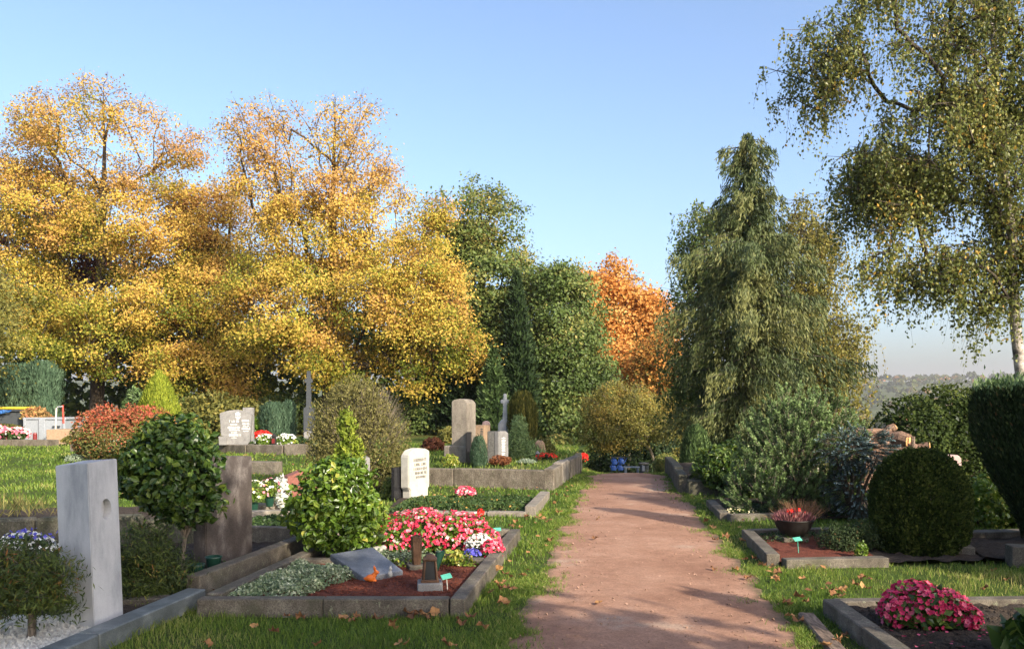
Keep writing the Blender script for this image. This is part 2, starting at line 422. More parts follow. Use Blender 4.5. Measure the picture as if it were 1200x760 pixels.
# ------------------------------------------------------------------ ground, path
def ground_mat():
    m, nd, ln, p = new_mat('lawn_ground')
    g = nd.new('ShaderNodeNewGeometry')
    def noise(s, d=4):
        n = nd.new('ShaderNodeTexNoise'); n.inputs['Scale'].default_value = s; n.inputs['Detail'].default_value = d
        ln.new(g.outputs['Position'], n.inputs[0]); return n
    a, b, c = noise(.7, 5), noise(9, 4), noise(60, 3)
    r1 = ramp(nd, [(.30, (.035, .055, .012)), (.52, (.055, .085, .017)), (.66, (.085, .085, .03)), (.78, (.10, .075, .045))])
    s = nd.new('ShaderNodeMath'); s.operation = 'MULTIPLY_ADD'; s.inputs[1].default_value = .45
    ln.new(b.outputs[0], s.inputs[0]); 
    s2 = nd.new('ShaderNodeMath'); s2.operation = 'MULTIPLY'; s2.inputs[1].default_value = .58
    ln.new(a.outputs[0], s2.inputs[0]); ln.new(s2.outputs[0], s.inputs[2])
    ln.new(s.outputs[0], r1.inputs[0])
    r2 = ramp(nd, [(.3, (.5,) * 3), (.7, (1.4,) * 3)]); ln.new(c.outputs[0], r2.inputs[0])
    mx = nd.new('ShaderNodeMix'); mx.data_type = 'RGBA'; mx.blend_type = 'MULTIPLY'; mx.inputs[0].default_value = 1
    ln.new(r1.outputs[0], mx.inputs[6]); ln.new(r2.outputs[0], mx.inputs[7])
    # leaf litter under the wood at the back
    sx = nd.new('ShaderNodeSeparateXYZ'); ln.new(g.outputs['Position'], sx.inputs[0])
    mr = nd.new('ShaderNodeMapRange'); mr.inputs[1].default_value = 38; mr.inputs[2].default_value = 46
    ln.new(sx.outputs['Y'], mr.inputs[0])
    lit = ramp(nd, [(.3, (.04, .03, .015)), (.55, (.12, .08, .03)), (.75, (.3, .18, .04))]); ln.new(b.outputs[0], lit.inputs[0])
    m2 = nd.new('ShaderNodeMix'); m2.data_type = 'RGBA'
    ln.new(mr.outputs[0], m2.inputs[0]); ln.new(mx.outputs[2], m2.inputs[6]); ln.new(lit.outputs[0], m2.inputs[7])
    # far fields
    mr2 = nd.new('ShaderNodeMapRange'); mr2.inputs[1].default_value = 90; mr2.inputs[2].default_value = 160
    ln.new(sx.outputs['Y'], mr2.inputs[0])
    m3 = nd.new('ShaderNodeMix'); m3.data_type = 'RGBA'; m3.inputs[7].default_value = (.06, .075, .025, 1)
    ln.new(mr2.outputs[0], m3.inputs[0]); ln.new(m2.outputs[2], m3.inputs[6])
    ln.new(m3.outputs[2], p.inputs['Base Color'])
    p.inputs['Roughness'].default_value = .95; p.inputs['Specular IOR Level'].default_value = .1
    bp = nd.new('ShaderNodeBump'); bp.inputs['Strength'].default_value = .6; bp.inputs['Distance'].default_value = .04
    ln.new(c.outputs[0], bp.inputs['Height']); ln.new(bp.outputs[0], p.inputs['Normal'])
    return m

def spaced(bounds):
    out = []
    for a, b, s in bounds:
        out.append(np.arange(a, b, s))
    out.append([bounds[-1][1]])
    return np.concatenate(out)
gx = spaced([(-6000, -1200, 600), (-1200, -200, 100), (-200, -40, 20), (-40, -12, 2), (-12, 14, .4), (14, 44, 2), (44, 200, 12), (200, 2200, 40), (2200, 6000, 500)])
gy = spaced([(-400, -40, 60), (-40, 0, 5), (0, 30, .5), (30, 70, 2), (70, 600, 15), (600, 2000, 40), (2000, 6000, 500)])
GX, GYY = np.meshgrid(gx, gy)
GZ = ground_z(GX, GYY)
nx, ny = len(gx), len(gy)
ii = np.arange(nx * ny).reshape(ny, nx)
Q = np.stack([ii[:-1, :-1], ii[:-1, 1:], ii[1:, 1:], ii[1:, :-1]], -1).reshape(-1, 4)
tag(part('ground', np.stack([GX, GYY, GZ], -1).reshape(-1, 3), Q, ground_mat(), None, None, True), kind='structure')

def path_mat():
    m, nd, ln, p = new_mat('red_gravel_path')
    g = nd.new('ShaderNodeNewGeometry')
    def noise(s, d=4, r=.6):
        n = nd.new('ShaderNodeTexNoise'); n.inputs['Scale'].default_value = s; n.inputs['Detail'].default_value = d; n.inputs['Roughness'].default_value = r
        ln.new(g.outputs['Position'], n.inputs[0]); return n
    big, mid, fine = noise(.9, 6, .65), noise(9, 5), noise(130, 4, .75)
    r1 = ramp(nd, [(.28, (.205, .108, .072)), (.45, (.285, .16, .108)), (.58, (.335, .198, .138)), (.68, (.35, .26, .198))])
    ln.new(big.outputs[0], r1.inputs[0])
    r2 = ramp(nd, [(.3, (.86,) * 3), (.7, (1.1,) * 3)]); ln.new(mid.outputs[0], r2.inputs[0])
    r3 = ramp(nd, [(.28, (.52, .5, .48)), (.44, (.92, .91, .9)), (.6, (1.08, 1.08, 1.08)), (.72, (1.5, 1.52, 1.54))]); ln.new(fine.outputs[0], r3.inputs[0])
    a = nd.new('ShaderNodeMix'); a.data_type = 'RGBA'; a.blend_type = 'MULTIPLY'; a.inputs[0].default_value = 1
    b = nd.new('ShaderNodeMix'); b.data_type = 'RGBA'; b.blend_type = 'MULTIPLY'; b.inputs[0].default_value = 1
    ln.new(r1.outputs[0], a.inputs[6]); ln.new(r2.outputs[0], a.inputs[7])
    ln.new(a.outputs[2], b.inputs[6]); ln.new(r3.outputs[0], b.inputs[7])
    gr = noise(42, 4, .7)
    r4 = ramp(nd, [(.32, (.80, .78, .76)), (.5, (1, 1, 1)), (.68, (1.16, 1.15, 1.12))]); ln.new(gr.outputs[0], r4.inputs[0])
    c4 = nd.new('ShaderNodeMix'); c4.data_type = 'RGBA'; c4.blend_type = 'MULTIPLY'; c4.inputs[0].default_value = 1
    ln.new(b.outputs[2], c4.inputs[6]); ln.new(r4.outputs[0], c4.inputs[7])
    # trodden soil and moss creep in from the verges
    at = nd.new('ShaderNodeAttribute'); at.attribute_name = 'tone'
    en = noise(5, 5, .7)
    sm = nd.new('ShaderNodeMath'); sm.operation = 'MULTIPLY_ADD'; sm.inputs[1].default_value = .34; ln.new(en.outputs[0], sm.inputs[0])
    ln.new(at.outputs['Fac'], sm.inputs[2])
    er = nd.new('ShaderNodeMapRange'); er.inputs[1].default_value = .17; er.inputs[2].default_value = .30; er.inputs[3].default_value = .85; er.inputs[4].default_value = 0
    ln.new(sm.outputs[0], er.inputs[0])
    e4 = nd.new('ShaderNodeMix'); e4.data_type = 'RGBA'; e4.inputs[7].default_value = (.095, .078, .045, 1)
    ln.new(er.outputs[0], e4.inputs[0]); ln.new(c4.outputs[2], e4.inputs[6])
    ln.new(e4.outputs[2], p.inputs['Base Color'])
    p.inputs['Roughness'].default_value = .95; p.inputs['Specular IOR Level'].default_value = .15
    ad = nd.new('ShaderNodeMath'); ad.operation = 'MULTIPLY_ADD'; ad.inputs[1].default_value = .35
    ln.new(mid.outputs[0], ad.inputs[0]); ln.new(fine.outputs[0], ad.inputs[2])
    bp = nd.new('ShaderNodeBump'); bp.inputs['Strength'].default_value = .55; bp.inputs['Distance'].default_value = .006
    ln.new(ad.outputs[0], bp.inputs['Height']); ln.new(bp.outputs[0], p.inputs['Normal'])
    return m

def edge_wob(y, s): return .12 * (vnoise(y * .9, y * 0 + s, 5) - .5) + .13 * (vnoise(y * 3.3, y * 0 + s, 6) - .5) + .10 * (vnoise(y * 9.1, y * 0 + s, 16) - .5)
py_ = np.concatenate([np.arange(-12, 3, .5), np.arange(3, 30, .07), np.arange(30, 32, .5)])
pl = path_left(py_) + edge_wob(py_, 1.5); pr = path_right(py_) + edge_wob(py_, 7.5)
pl = pl + .5 * sstep(20, 26, py_)
K = 27
t = np.linspace(0, 1, K)
PX = pl[:, None] * (1 - t) + pr[:, None] * t
PY = np.repeat(py_[:, None], K, 1)
PZ = ground_z(PX, PY) + .004 + .018 * np.sin(np.pi * t)[None] + .012 * (vnoise(PX * 2.3, PY * 1.1, 9) - .5) * np.sin(np.pi * t)[None]
ii = np.arange(PX.size).reshape(PX.shape)
Q = np.stack([ii[:-1, :-1], ii[:-1, 1:], ii[1:, 1:], ii[1:, :-1]], -1).reshape(-1, 4)
tag(part('path', np.stack([PX, PY, PZ], -1).reshape(-1, 3), Q, path_mat(), None, (np.minimum(t, 1 - t)[None] * (pr - pl)[:, None]).ravel(), True), kind='structure')

# loose grit on the path
n = 1500
gyv = 4.5 + 12 * rng.random(n) ** 1.6
gxv = path_left(gyv) + (path_right(gyv) - path_left(gyv)) * rng.random(n)
gs = .004 + .008 * rng.random(n) ** 3
c = np.stack([gxv, gyv, ground_z(gxv, gyv) + .02], -1)
tet = np.array([[1, 1, 1], [-1, -1, 1], [-1, 1, -1], [1, -1, -1]], float) * .8
V = (c[:, None] + gs[:, None, None] * (tet[None] + .3 * rng.normal(size=(n, 4, 3)))).reshape(-1, 3)
tf = np.array([[0, 1, 2], [0, 3, 1], [0, 2, 3], [1, 3, 2]])
M['grit'] = rockmat('path_grit', (.18, .10, .07), (.34, .22, .16), scale=18, fine=90, rough=.95)
part('path_grit', V, ((np.arange(n) * 4)[:, None, None] + tf[None]).reshape(-1, 3), M['grit'], kind='stuff')

# ------------------------------------------------------------------ flat beds of graves (sheets with relief)
EXCL = []            # polygons where no lawn grows
def inside(poly, x, y):
    poly = np.asarray(poly); r = np.zeros(x.shape, bool)
    j = len(poly) - 1
    for i in range(len(poly)):
        xi, yi, xj, yj = *poly[i][:2], *poly[j][:2]
        c = ((yi > y) != (yj > y)) & (x < (xj - xi) * (y - yi) / (yj - yi + 1e-12) + xi)
        r ^= c; j = i
    return r

def bed(name, quad, z, mat, res=.05, rel=.02, kind='structure', excl=True):
    a, b, c, d = [np.array(q[:2], float) for q in quad]      # front-left, front-right, back-right, back-left
    m = max(3, int(np.linalg.norm(b - a) / res)); k = max(3, int(np.linalg.norm(d - a) / res))
    s, t = np.meshgrid(np.linspace(0, 1, m), np.linspace(0, 1, k))
    P = a * ((1 - s) * (1 - t))[..., None] + b * (s * (1 - t))[..., None] + c * (s * t)[..., None] + d * ((1 - s) * t)[..., None]
    zz = z + rel * (vnoise(P[..., 0] * 11, P[..., 1] * 11, 4) + .6 * vnoise(P[..., 0] * 31, P[..., 1] * 31, 8) - .8)
    V = np.concatenate([P, zz[..., None]], -1).reshape(-1, 3)
    ii = np.arange(m * k).reshape(k, m)
    Q = np.stack([ii[:-1, :-1], ii[:-1, 1:], ii[1:, 1:], ii[1:, :-1]], -1).reshape(-1, 4)
    if excl: EXCL.append([a, b, c, d])
    return tag(part(name, V, Q, mat, None, None, True), kind=kind)

def crumbs(name, quad, z, mat, n, size, flat=.5):
    a, b, c, d = [np.array(q[:2], float) for q in quad]
    s, t = rng.random(n)[:, None], rng.random(n)[:, None]
    P = a * (1 - s) * (1 - t) + b * s * (1 - t) + c * s * t + d * (1 - s) * t
    sz = size * (.5 + rng.random(n))
    C = np.concatenate([P, np.full((n, 1), z)], 1)
    o = np.array([[1, 0, 0], [-1, 0, 0], [0, 1, 0], [0, -1, 0], [0, 0, 1], [0, 0, -1]], float)
    V = C[:, None] + sz[:, None, None] * (o[None] * [1, 1, flat] + .35 * rng.normal(size=(n, 6, 3)) * [1, 1, flat])
    tf = np.array([[0, 2, 4], [2, 1, 4], [1, 3, 4], [3, 0, 4]])
    return part(name, V.reshape(-1, 3), ((np.arange(n) * 6)[:, None, None] + tf[None]).reshape(-1, 3), mat, kind='stuff')

def border(name, label, cat, runs, z0, z1, wd, mat, group=None, bevel=.008, ext=0):
    """grave edging: each run (p0,p1[,n[,z1]]) is n kerb stones end to end"""
    a = runs[0][0]
    root = thing(name, label, cat, (a[0], a[1], max(z0, 0)), group)
    for k, r_ in enumerate(runs):
        p0, p1 = np.array(r_[0][:2], float), np.array(r_[1][:2], float)
        m = r_[2] if len(r_) > 2 else 1
        zt = r_[3] if len(r_) > 3 else z1
        for i in range(m):
            g = .002 / max(np.linalg.norm(p1 - p0), .01)
            q0, q1 = p0 + (p1 - p0) * (i / m + g), p0 + (p1 - p0) * ((i + 1) / m - g)
            MB().beam(q0, q1, wd, z0, zt + .003 * k + .002 * random.random(), bevel).build('kerb_stone', mat, root)
    return root

PD = np.array([.1217, .9926]); QD = np.array([.9926, -.1217])   # along / across the path

# --- red mulch grave (front) and begonia grave behind it: shared right kerb
FL, FR, BR, BL = np.array([-2.36, 6.60]), np.array([-.42, 6.60]), np.array([.04, 10.05]), np.array([-1.85, 10.05])
def along(a, b, t): return a + (b - a) * t
CR, CL = along(FR, BR, .485), along(FL, BL, .485)
border('grave_border', 'grey granite kerb framing the red mulch grave and the begonias beside the path', 'grave border',
       [(FL + [-.06, 0], FR + [-.065, 0], 2), (FR + [0, -.06], along(FR, BR, .49), 1), (along(FR, BR, .4925), BR + [0, .06], 1),
        (along(FL, BL, .03), along(FL, BL, .97), 2), (CL + [.07, 0], CR + [-.07, 0], 2, .115), (BL, BR + [-.07, 0], 2, .13)],
       -.05, .135, .12, M['kerb'])
bed('mulch_bed', (FL, FR, CR, CL), .085, M['mulch'], .04, .02)
crumbs('mulch_chips', (FL + .08, FR + [-.08, .08], CR + [-.08, -.08], CL + [.08, -.08]), .09, M['mulch'], 3500, .011)
bed('soil_bed', (CL, CR, BR, BL), .07, M['soil'], .05, .03)

# --- left: pale gravel plot of the tall marble, kerb block in front of the path lawn
GK0, GK1 = np.array([-2.97, 4.4]), np.array([-2.56, 6.93])
border('granite_kerb', 'smooth grey-green kerb block with pale veins beside the white gravel', 'kerb',
       [(GK0, along(GK0, GK1, .47), 1), (along(GK0, GK1, .472), GK1, 1)], -.05, .13, .16, M['kerbmarble'])
bed('gravel_bed', ((-5.2, 4.2), (-3.06, 4.2), (-2.72, 6.4), (-5.2, 6.4)), .05, M['gravel'], .05, .02)
crumbs('white_gravel', ((-4.6, 4.9), (-3.0, 4.9), (-2.76, 6.3), (-4.6, 6.3)), .062, M['gravel'], 9000, .016, .8)
bed('shrub_soil', ((-5.2, 6.42), (-2.72, 6.42), (-2.2, 9.9), (-5.2, 9.9)), .05, M['soil'], .06, .05)
border('grave_border', 'brown-grey kerb running from the brown headstone to the marble kerb block', 'grave border',
       [((-2.64, 7.06), (-2.40, 8.30), 1), ((-2.40, 8.31), (-2.16, 9.6), 1), ((-3.3, 6.62), (-2.72, 6.78), 1, .1), ((-2.22, 9.68), (-3.6, 9.9), 1)], -.05, .21, .13, M['kerb'])

# --- groundcover bed before the white stone
border('grave_border', 'thin weathered kerb around the dark green bed before the white headstone', 'grave border',
       [((.26, 12.2), (.55, 14.25), 2, .15), ((-.35, 12.25), (.2, 12.2), 1, .07), ((-1.6, 12.4), (-.36, 12.26), 1, .06)], -.05, .12, .16, M['sandstone'])
bed('planted_bed', ((-1.85, 12.35), (.2, 12.3), (.48, 14.25), (-1.9, 14.4)), .03, M['soil'], .1, .03)

# --- middle left plots
border('grave_border', 'pale stone edge with dark green cover between brown stone and glossy laurel', 'grave border',
       [((-3.75, 11.55), (-2.6, 11.9), 2, .16), ((-2.9, 9.98), (-1.9, 10.3), 1, .1), ((-3.9, 12.9), (-2.7, 13.2), 1, .1)], -.05, .14, .16, M['sandstone'])
bed('shaded_bed', ((-3.2, 10.0), (-1.95, 10.3), (-2.5, 11.8), (-3.7, 11.5)), .04, M['soil'], .08, .03)

# --- terrace with old retaining wall
TW = dict(z=.35)
T0, T1, T2 = np.array([-2.3, 16.9]), np.array([.70, 15.95]), np.array([1.52, 20.2])
wallr = thing('retaining_wall', 'old brown concrete wall holding up the lawn terrace of the tall stones', 'wall', (T1[0], T1[1], 0))
for i, (a, b) in enumerate([(T0, along(T0, T1, .40)), (along(T0, T1, .402), along(T0, T1, .985))]):
    MB().beam(a, b, .2, -.1, .35 + .012 * i, .02).build('wall_slab', M['concrete'], wallr)
for i in range(4):
    a, b = along(T1, T2, i / 4 + .002 + (.0 if i else -.025)), along(T1, T2, (i + 1) / 4 - .002)
    MB().beam(a, b, .2, -.3, .372 + [.02, .05, .02, .0][i], .02).build('wall_slab', M['sandstone' if i == 1 else 'concrete'], wallr)
bed('terrace_lawn', (T0 + [0, .1], T1 + [-.1, .1], np.array([2.3, 26.0]), np.array([-6.5, 27.0])), .31, ground_mat(), .3, .03)

# --- left far plots: low wall with the grey headstone, skip area
fw = thing('retaining_wall', 'low concrete wall under the grey headstone with red begonias', 'wall', (-6.6, 24.2, 0))
for a, b, zt in [((-9.6, 27.9), (-8.3, 26.9), .27), ((-8.28, 26.9), (-7.0, 26.3), .30), ((-6.98, 26.28), (-5.4, 26.1), .34)]:
    MB().beam(a, b, .25, -.1, zt, .02).build('wall_slab', M['concrete'], fw)
bed('raised_bed', ((-9.8, 28.0), (-5.4, 26.2), (-5.2, 34), (-10.5, 34)), .24, M['soil'], .2, .06)
border('kerb_row', 'long low stone kerb below the pink and white flowers by the skip', 'kerb', [((-20.5, 32.2), (-18.6, 31.9), 1), ((-18.58, 31.9), (-16.9, 31.6), 1), ((-24, 33.0), (-20.52, 32.2), 1)], -.1, .22, .35, M['concrete'])
border('grave_border', 'pale kerb around the grey-green cover on the left lawn', 'grave border', [((-14.6, 28.3), (-11.6, 28.0), 2)], -.05, .26, .2, M['concrete'])
border('grave_border', 'dark kerb by small red flowers under the red-green bush', 'grave border', [((-9.9, 21.2), (-8.9, 20.9), 1), ((-8.88, 20.9), (-7.4, 20.6), 1)], -.05, .16, .2, M['kerb'])
border('old_wall', 'rough grey stone wall at the left edge behind the small white and blue flowers', 'wall', [((-6.6, 9.2), (-5.3, 9.5), 1), ((-5.28, 9.5), (-4.2, 9.7), 1), ((-4.18, 9.72), (-3.6, 9.78), 1, .3)], -.1, .36, .22, M['mossy'], bevel=.03)
bed('raised_soil', ((-6.6, 9.3), (-3.9, 9.8), (-4.2, 11), (-6.8, 10.6)), .3, M['soil'], .1, .06)
border('stone_block', 'weathered stone kerb lying on the grass behind the brown headstone', 'kerb', [((-6.1, 19.6), (-5.3, 19.4), 1)], -.05, .28, .35, M['concrete'])

# --- right side plots
border('grave_border', 'brown-grey kerb around the red mulch plot with the dark flower bowl', 'grave border',
       [((2.60, 8.50), (2.80, 10.15), 1, .13), ((2.69, 8.46), (3.75, 8.56), 1, .09), ((2.86, 10.3), (3.9, 10.42), 1, .1)], -.05, .11, .13, M['kerb'])
bed('mulch_bed', ((2.65, 8.5), (3.72, 8.52), (3.9, 10.3), (2.85, 10.3)), .05, M['mulch'], .06, .03)
bed('box_soil', ((3.725, 8.62), (5.2, 8.7), (5.4, 10.3), (3.905, 10.3)), .04, M['soil'], .06, .04)
border('grave_border', 'dark worn kerb around the plot of magenta begonias at lower right', 'grave border',
       [((2.38, 4.9), (2.46, 6.58), 2, .13), ((2.53, 6.66), (4.1, 6.75), 1), ((4.11, 6.75), (5.6, 6.85), 1)], -.05, .10, .13, M['kerb'])
bed('dark_bed', ((2.4, 4.0), (5.6, 4.0), (5.6, 6.8), (2.5, 6.6)), .06, M['soil'], .05, .05)
crumbs('soil_crumbs', ((2.5, 4.2), (5.2, 4.2), (5.2, 6.7), (2.6, 6.55)), .07, M['soil'], 3500, .014)
tag(MB().beam((2.05, 5.0), (2.24, 6.5), .12, -.03, .045, .01).build('edging_plank', M['wood']), 'flat weathered plank lying beside the begonia kerb at lower right', 'plank')
EXCL.append([(2.0, 4.4), (2.12, 4.4), (2.32, 6.6), (2.2, 6.6)])
border('grave_border', 'pale kerb corner in the shade under the mugo pine', 'grave border', [((2.98, 11.75), (4.1, 11.9), 1), ((2.95, 11.85), (3.12, 13.4), 1)], -.05, .10, .14, M['kerb'])
bed('pine_soil', ((3.0, 11.8), (5.6, 11.9), (5.8, 14.3), (3.2, 14.2)), .03, M['soil'], .12, .06)
border('grave_kerb', 'broad pale kerb stones at the right edge behind the tall clipped thuja', 'kerb',
       [((4.75, 8.95), (5.05, 9.9), 1, .12), ((5.0, 8.6), (6.4, 8.3), 1, .2), ((5.1, 10.0), (6.6, 10.2), 1, .12)], -.05, .16, .2, M['kerb'])
bed('thuja_soil', ((4.85, 8.7), (7.5, 8.5), (7.5, 10.1), (5.1, 10.0)), .06, M['soil'], .1, .04)
wl2 = thing('retaining_wall', 'dark mossy wall slabs along the right side of the path crest', 'wall', (3.1, 16, 0))
for a, b, zt in [((3.05, 15.2), (3.25, 16.7), .34), ((3.26, 16.72), (3.5, 18.4), .36), ((3.5, 18.42), (3.72, 20.3), .34), ((3.1, 15.1), (4.3, 15.0), .27)]:
    MB().beam(a, b, .18, -.3, zt, .02).build('wall_slab', M['mossy'], wl2)
bed('rhododendron_soil', ((3.15, 15.2), (6, 15.2), (6, 20), (3.6, 20)), .22, M['soil'], .15, .08)
wl3 = thing('retaining_wall', 'far end of dark stone kerb with red flowers at the crest on the left', 'wall', (1.6, 21, 0))
for a, b, zt in [((1.56, 20.3), (1.72, 22.2), .30), ((1.73, 22.25), (1.9, 24.2), .2), ((1.9, 24.3), (2.1, 26.5), .02)]:
    MB().beam(a, b, .18, -.8, zt, .02).build('wall_slab', M['mossy'], wl3)

# far hills' wood
n = 2600
fx = rng.uniform(120, 1500, n); fy = rng.uniform(560, 1900, n)
fx = fx * (fy / 1200)
keep = (fx / fy > .3) & (fx / fy < .85)
fx, fy = fx[keep], fy[keep]
fz = ground_z(fx, fy)
hh = rng.uniform(7, 14, len(fx)); hh[rng.random(len(fx)) < .06] *= 1.5
rr = hh * rng.uniform(.4, .6, len(fx))
per = 32
d = rdir(len(fx) * per).reshape(-1, per, 3); d[..., 2] = np.abs(d[..., 2]) * 1.1 - .25
C = np.stack([fx, fy, fz + hh * .55], -1)[:, None] + d * np.stack([rr, rr, hh * .5], -1)[:, None] * (.75 + .3 * rng.random((len(fx), per, 1)))
tn = np.clip(rng.random(len(fx)) ** 1.5 * .85 + .1, 0, 1)[:, None] + .12 * rng.normal(size=(len(fx), per))
leaf_part('far_wood', C.reshape(-1, 3), rdir(C.size // 3), unit(d.reshape(-1, 3) + .5 * rdir(C.size // 3)), np.repeat(rr * .8, per), np.repeat(rr * .65, per),
          np.clip(tn, 0, 1).ravel(), M['farwood'], None, kind='stuff')

# ------------------------------------------------------------------ plant generators
def tree_skeleton(base, top, tips, h0, wander=.15, seed=0, step=.8, nt=12, rise=.35, sag=.12):
    g = np.random.default_rng(seed)
    P = np.zeros((nt + 1 + len(tips) * 14, 3)); par = [-1]; cnt = []
    base, top = np.array(base, float), np.array(top, float)
    off = np.zeros(3)
    for i in range(nt + 1):
        f = i / nt
        if i: off = off + np.append(g.normal(size=2) * wander * .4, 0)
        P[i] = base + (top - base) * f + off * (f > .05)
        if i: par.append(i - 1)
    n = nt + 1
    tips = np.asarray(tips)
    ax = base + (top - base) * np.clip((tips[:, 2:3] - base[2]) / (top[2] - base[2] + 1e-6), 0, 1)
    order = np.argsort(np.linalg.norm(tips - ax, axis=1))
    zmin = base[2] + h0
    tipidx = np.zeros(len(tips), int)
    for k in order:
        A = P[:n]; d = tips[k] - A
        dist = np.linalg.norm(d, axis=1); hz = np.linalg.norm(d[:, :2], axis=1)
        cost = dist + 1.5 * np.maximum(0, hz * rise - d[:, 2]) + 50 * np.maximum(0, min(zmin, tips[k][2] + .3) - A[:, 2]) 
        b = int(np.argmin(cost)); L = dist[b]
        m = int(np.clip(L / step, 2, 9))
        p0 = P[b].copy(); mid = p0 + (tips[k] - p0) * .5 + np.array([0, 0, L * sag]) + g.normal(size=3) * L * .07
        prev = b
        for i in range(1, m + 1):
            s = i / m
            q = (1 - s) ** 2 * p0 + 2 * s * (1 - s) * mid + s * s * tips[k]
            if i < m: q = q + g.normal(size=3) * .03 * L
            P[n] = q; par.append(prev); prev = n; n += 1
        tipidx[k] = prev
    cnt = np.zeros(n); cnt[tipidx] += 1
    par = np.array(par)
    for i in range(n - 1, 0, -1): cnt[par[i]] += cnt[i]
    return P[:n], par, cnt, tipidx

def sub_lobes(lobes, n, r0, r1, g):
    """break a crown envelope into many smaller leafy masses on its outer part"""
    w_ = np.array([l[3] * l[4] * l[5] * (l[6] if len(l) > 6 else 1) for l in lobes]) ** .66
    out = []
    k = g.choice(len(lobes), n, p=w_ / w_.sum())
    for i in k:
        l = lobes[i]; d = rdir(1, g)[0]
        if d[1] > .3 and g.random() < .5: d[1] = -d[1]
        q = .5 + .5 * g.random() ** .5
        rr = g.uniform(r0, r1)
        hx = [max(.2, h - rr * .5) for h in l[3:6]]
        out.append((l[0] + d[0] * hx[0] * q, l[1] + d[1] * hx[1] * q, l[2] + d[2] * hx[2] * q, rr, rr, rr * .72, 1.0))
    return out

def lobe_tips(lobes, n, g, inner=.5, back=.45):
    w_ = np.array([l[3] * l[4] * l[5] for l in lobes]) ** .66
    if len(lobes[0]) > 6: w_ = w_ * np.array([l[6] for l in lobes])
    k = g.choice(len(lobes), n * 3, p=w_ / w_.sum())
    L = np.array([l[:6] for l in lobes])[k]
    d = rdir(n * 3, g)
    r = inner + (1 - inner) * g.random(n * 3) ** .6
    p = L[:, :3] + d * L[:, 3:] * r[:, None]
    # thin the far side a little, keep the near side full
    keep = (d[:, 1] < .2) | (g.random(n * 3) < back)
    p, d = p[keep], d[keep]
    return p[:n], d[:n]

def tree(name, label, cat, base, top, lobes, ntips, per, L, W, mat, bark, seed, clump=(.6, .3), tr=.3, h0=2.0, tone=(.45, .2, .12), tone_fn=None,
         bare_fn=None, droop=.25, twigs=3, group=None, step=.9, rise=.35, sag=.12, inner=.58, back=.5, upn=.6, rt=.012, sub=None, subtone=.14):
    g = np.random.default_rng(seed)
    root = thing(name, label, cat, base, group)
    tips, out = lobe_tips(lobes, ntips, g, inner, back)
    if sub:
        env = (tips, out); lobes = sub_lobes(lobes, sub[0], sub[1], sub[2], g)
        k1 = int(ntips * .68)
        t1, o1 = lobe_tips(lobes, k1, g, inner, back)
        tips = np.concatenate([t1, env[0][:ntips - k1]]); out = np.concatenate([o1, env[1][:ntips - k1]])
    if sub:
        dn = ((tips[:, None] - np.array([l[:3] for l in lobes])[None]) ** 2).sum(-1).argmin(1)
        sublobe_tone = (subtone * g.normal(size=len(lobes)))[dn]
    P, par, cnt, ti = tree_skeleton(base, top, tips, h0, wander=.15 * min(1, (top[2] - base[2]) / 7), seed=seed, step=step, rise=rise, sag=sag)
    r = np.minimum(rt * np.maximum(cnt, 1) ** .5, tr)
    r[:13] = np.maximum(r[:13], np.linspace(tr, .02, 13))
    r[0] = tr * 1.25
    c = np.arange(1, len(P)); p = par[1:]
    big = r[c] > min(.035, tr * .35)
    big[:12] = True
    R0 = np.minimum(r[p], r[c] * 1.5)
    V1, Q1 = tubes(P[p[big]], P[c[big]], R0[big], r[c[big]], 7)
    part('trunk', V1, Q1, bark, root, None, True)
    # twigs round each tip
    tw0 = np.repeat(P[ti], twigs, 0)
    dd = unit(np.repeat(out, twigs, 0) * .7 + rdir(len(tw0), g) + [0, 0, .15]) * clump[0] * (.8 + .9 * g.random((len(tw0), 1)))
    tw1 = tw0 + dd
    A0 = np.concatenate([P[p[~big]], tw0]); A1 = np.concatenate([P[c[~big]], tw1])
    B0 = np.concatenate([R0[~big], np.full(len(tw0), rt * .7)]); B1 = np.concatenate([r[c[~big]], np.full(len(tw0), rt * .3)])
    V2, Q2 = tubes(A0, A1, B0, B1, 3)
    part('branches', V2, Q2, bark, root, kind='stuff')
    # leaves
    m = np.full(len(tips), per)
    if bare_fn is not None: m = (per * bare_fn(P[ti])).astype(int)
    idx = np.repeat(np.arange(len(tips)), m); N_ = len(idx)
    C = P[ti][idx] + g.normal(size=(N_, 3)) * [clump[0], clump[0], clump[1]]
    C[:, 2] -= droop * np.linalg.norm(C[:, :2] - P[ti][idx][:, :2], axis=1) 
    Nn = unit(out[idx] * .75 + [0, -.12, upn] + rdir(N_, g) * .55)
    D = unit(rdir(N_, g) + out[idx] * .4 + [0, 0, -.5])
    tc_ = tone[0] + tone[1] * g.normal(size=len(tips))
    if sub: tc_ = tc_ + sublobe_tone
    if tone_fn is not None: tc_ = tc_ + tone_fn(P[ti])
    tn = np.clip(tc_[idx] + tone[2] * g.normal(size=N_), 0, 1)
    s = .7 + .6 * g.random(N_)
    leaf_part('crown', C, D, Nn, L * s, W * s, tn, mat, root, kind=None)
    return root

def lb(u0, u1, v0, v1, Y, ry=None, wgt=1.0):
    """ellipsoid lobe that spans the given photo rectangle at distance Y"""
    a, b = AT(u0, v1, Y), AT(u1, v0, Y)
    c = (a + b) / 2; h = np.abs(b - a) / 2
    return (c[0], Y, c[2], h[0], ry if ry else .8 * h[0], h[2], wgt)

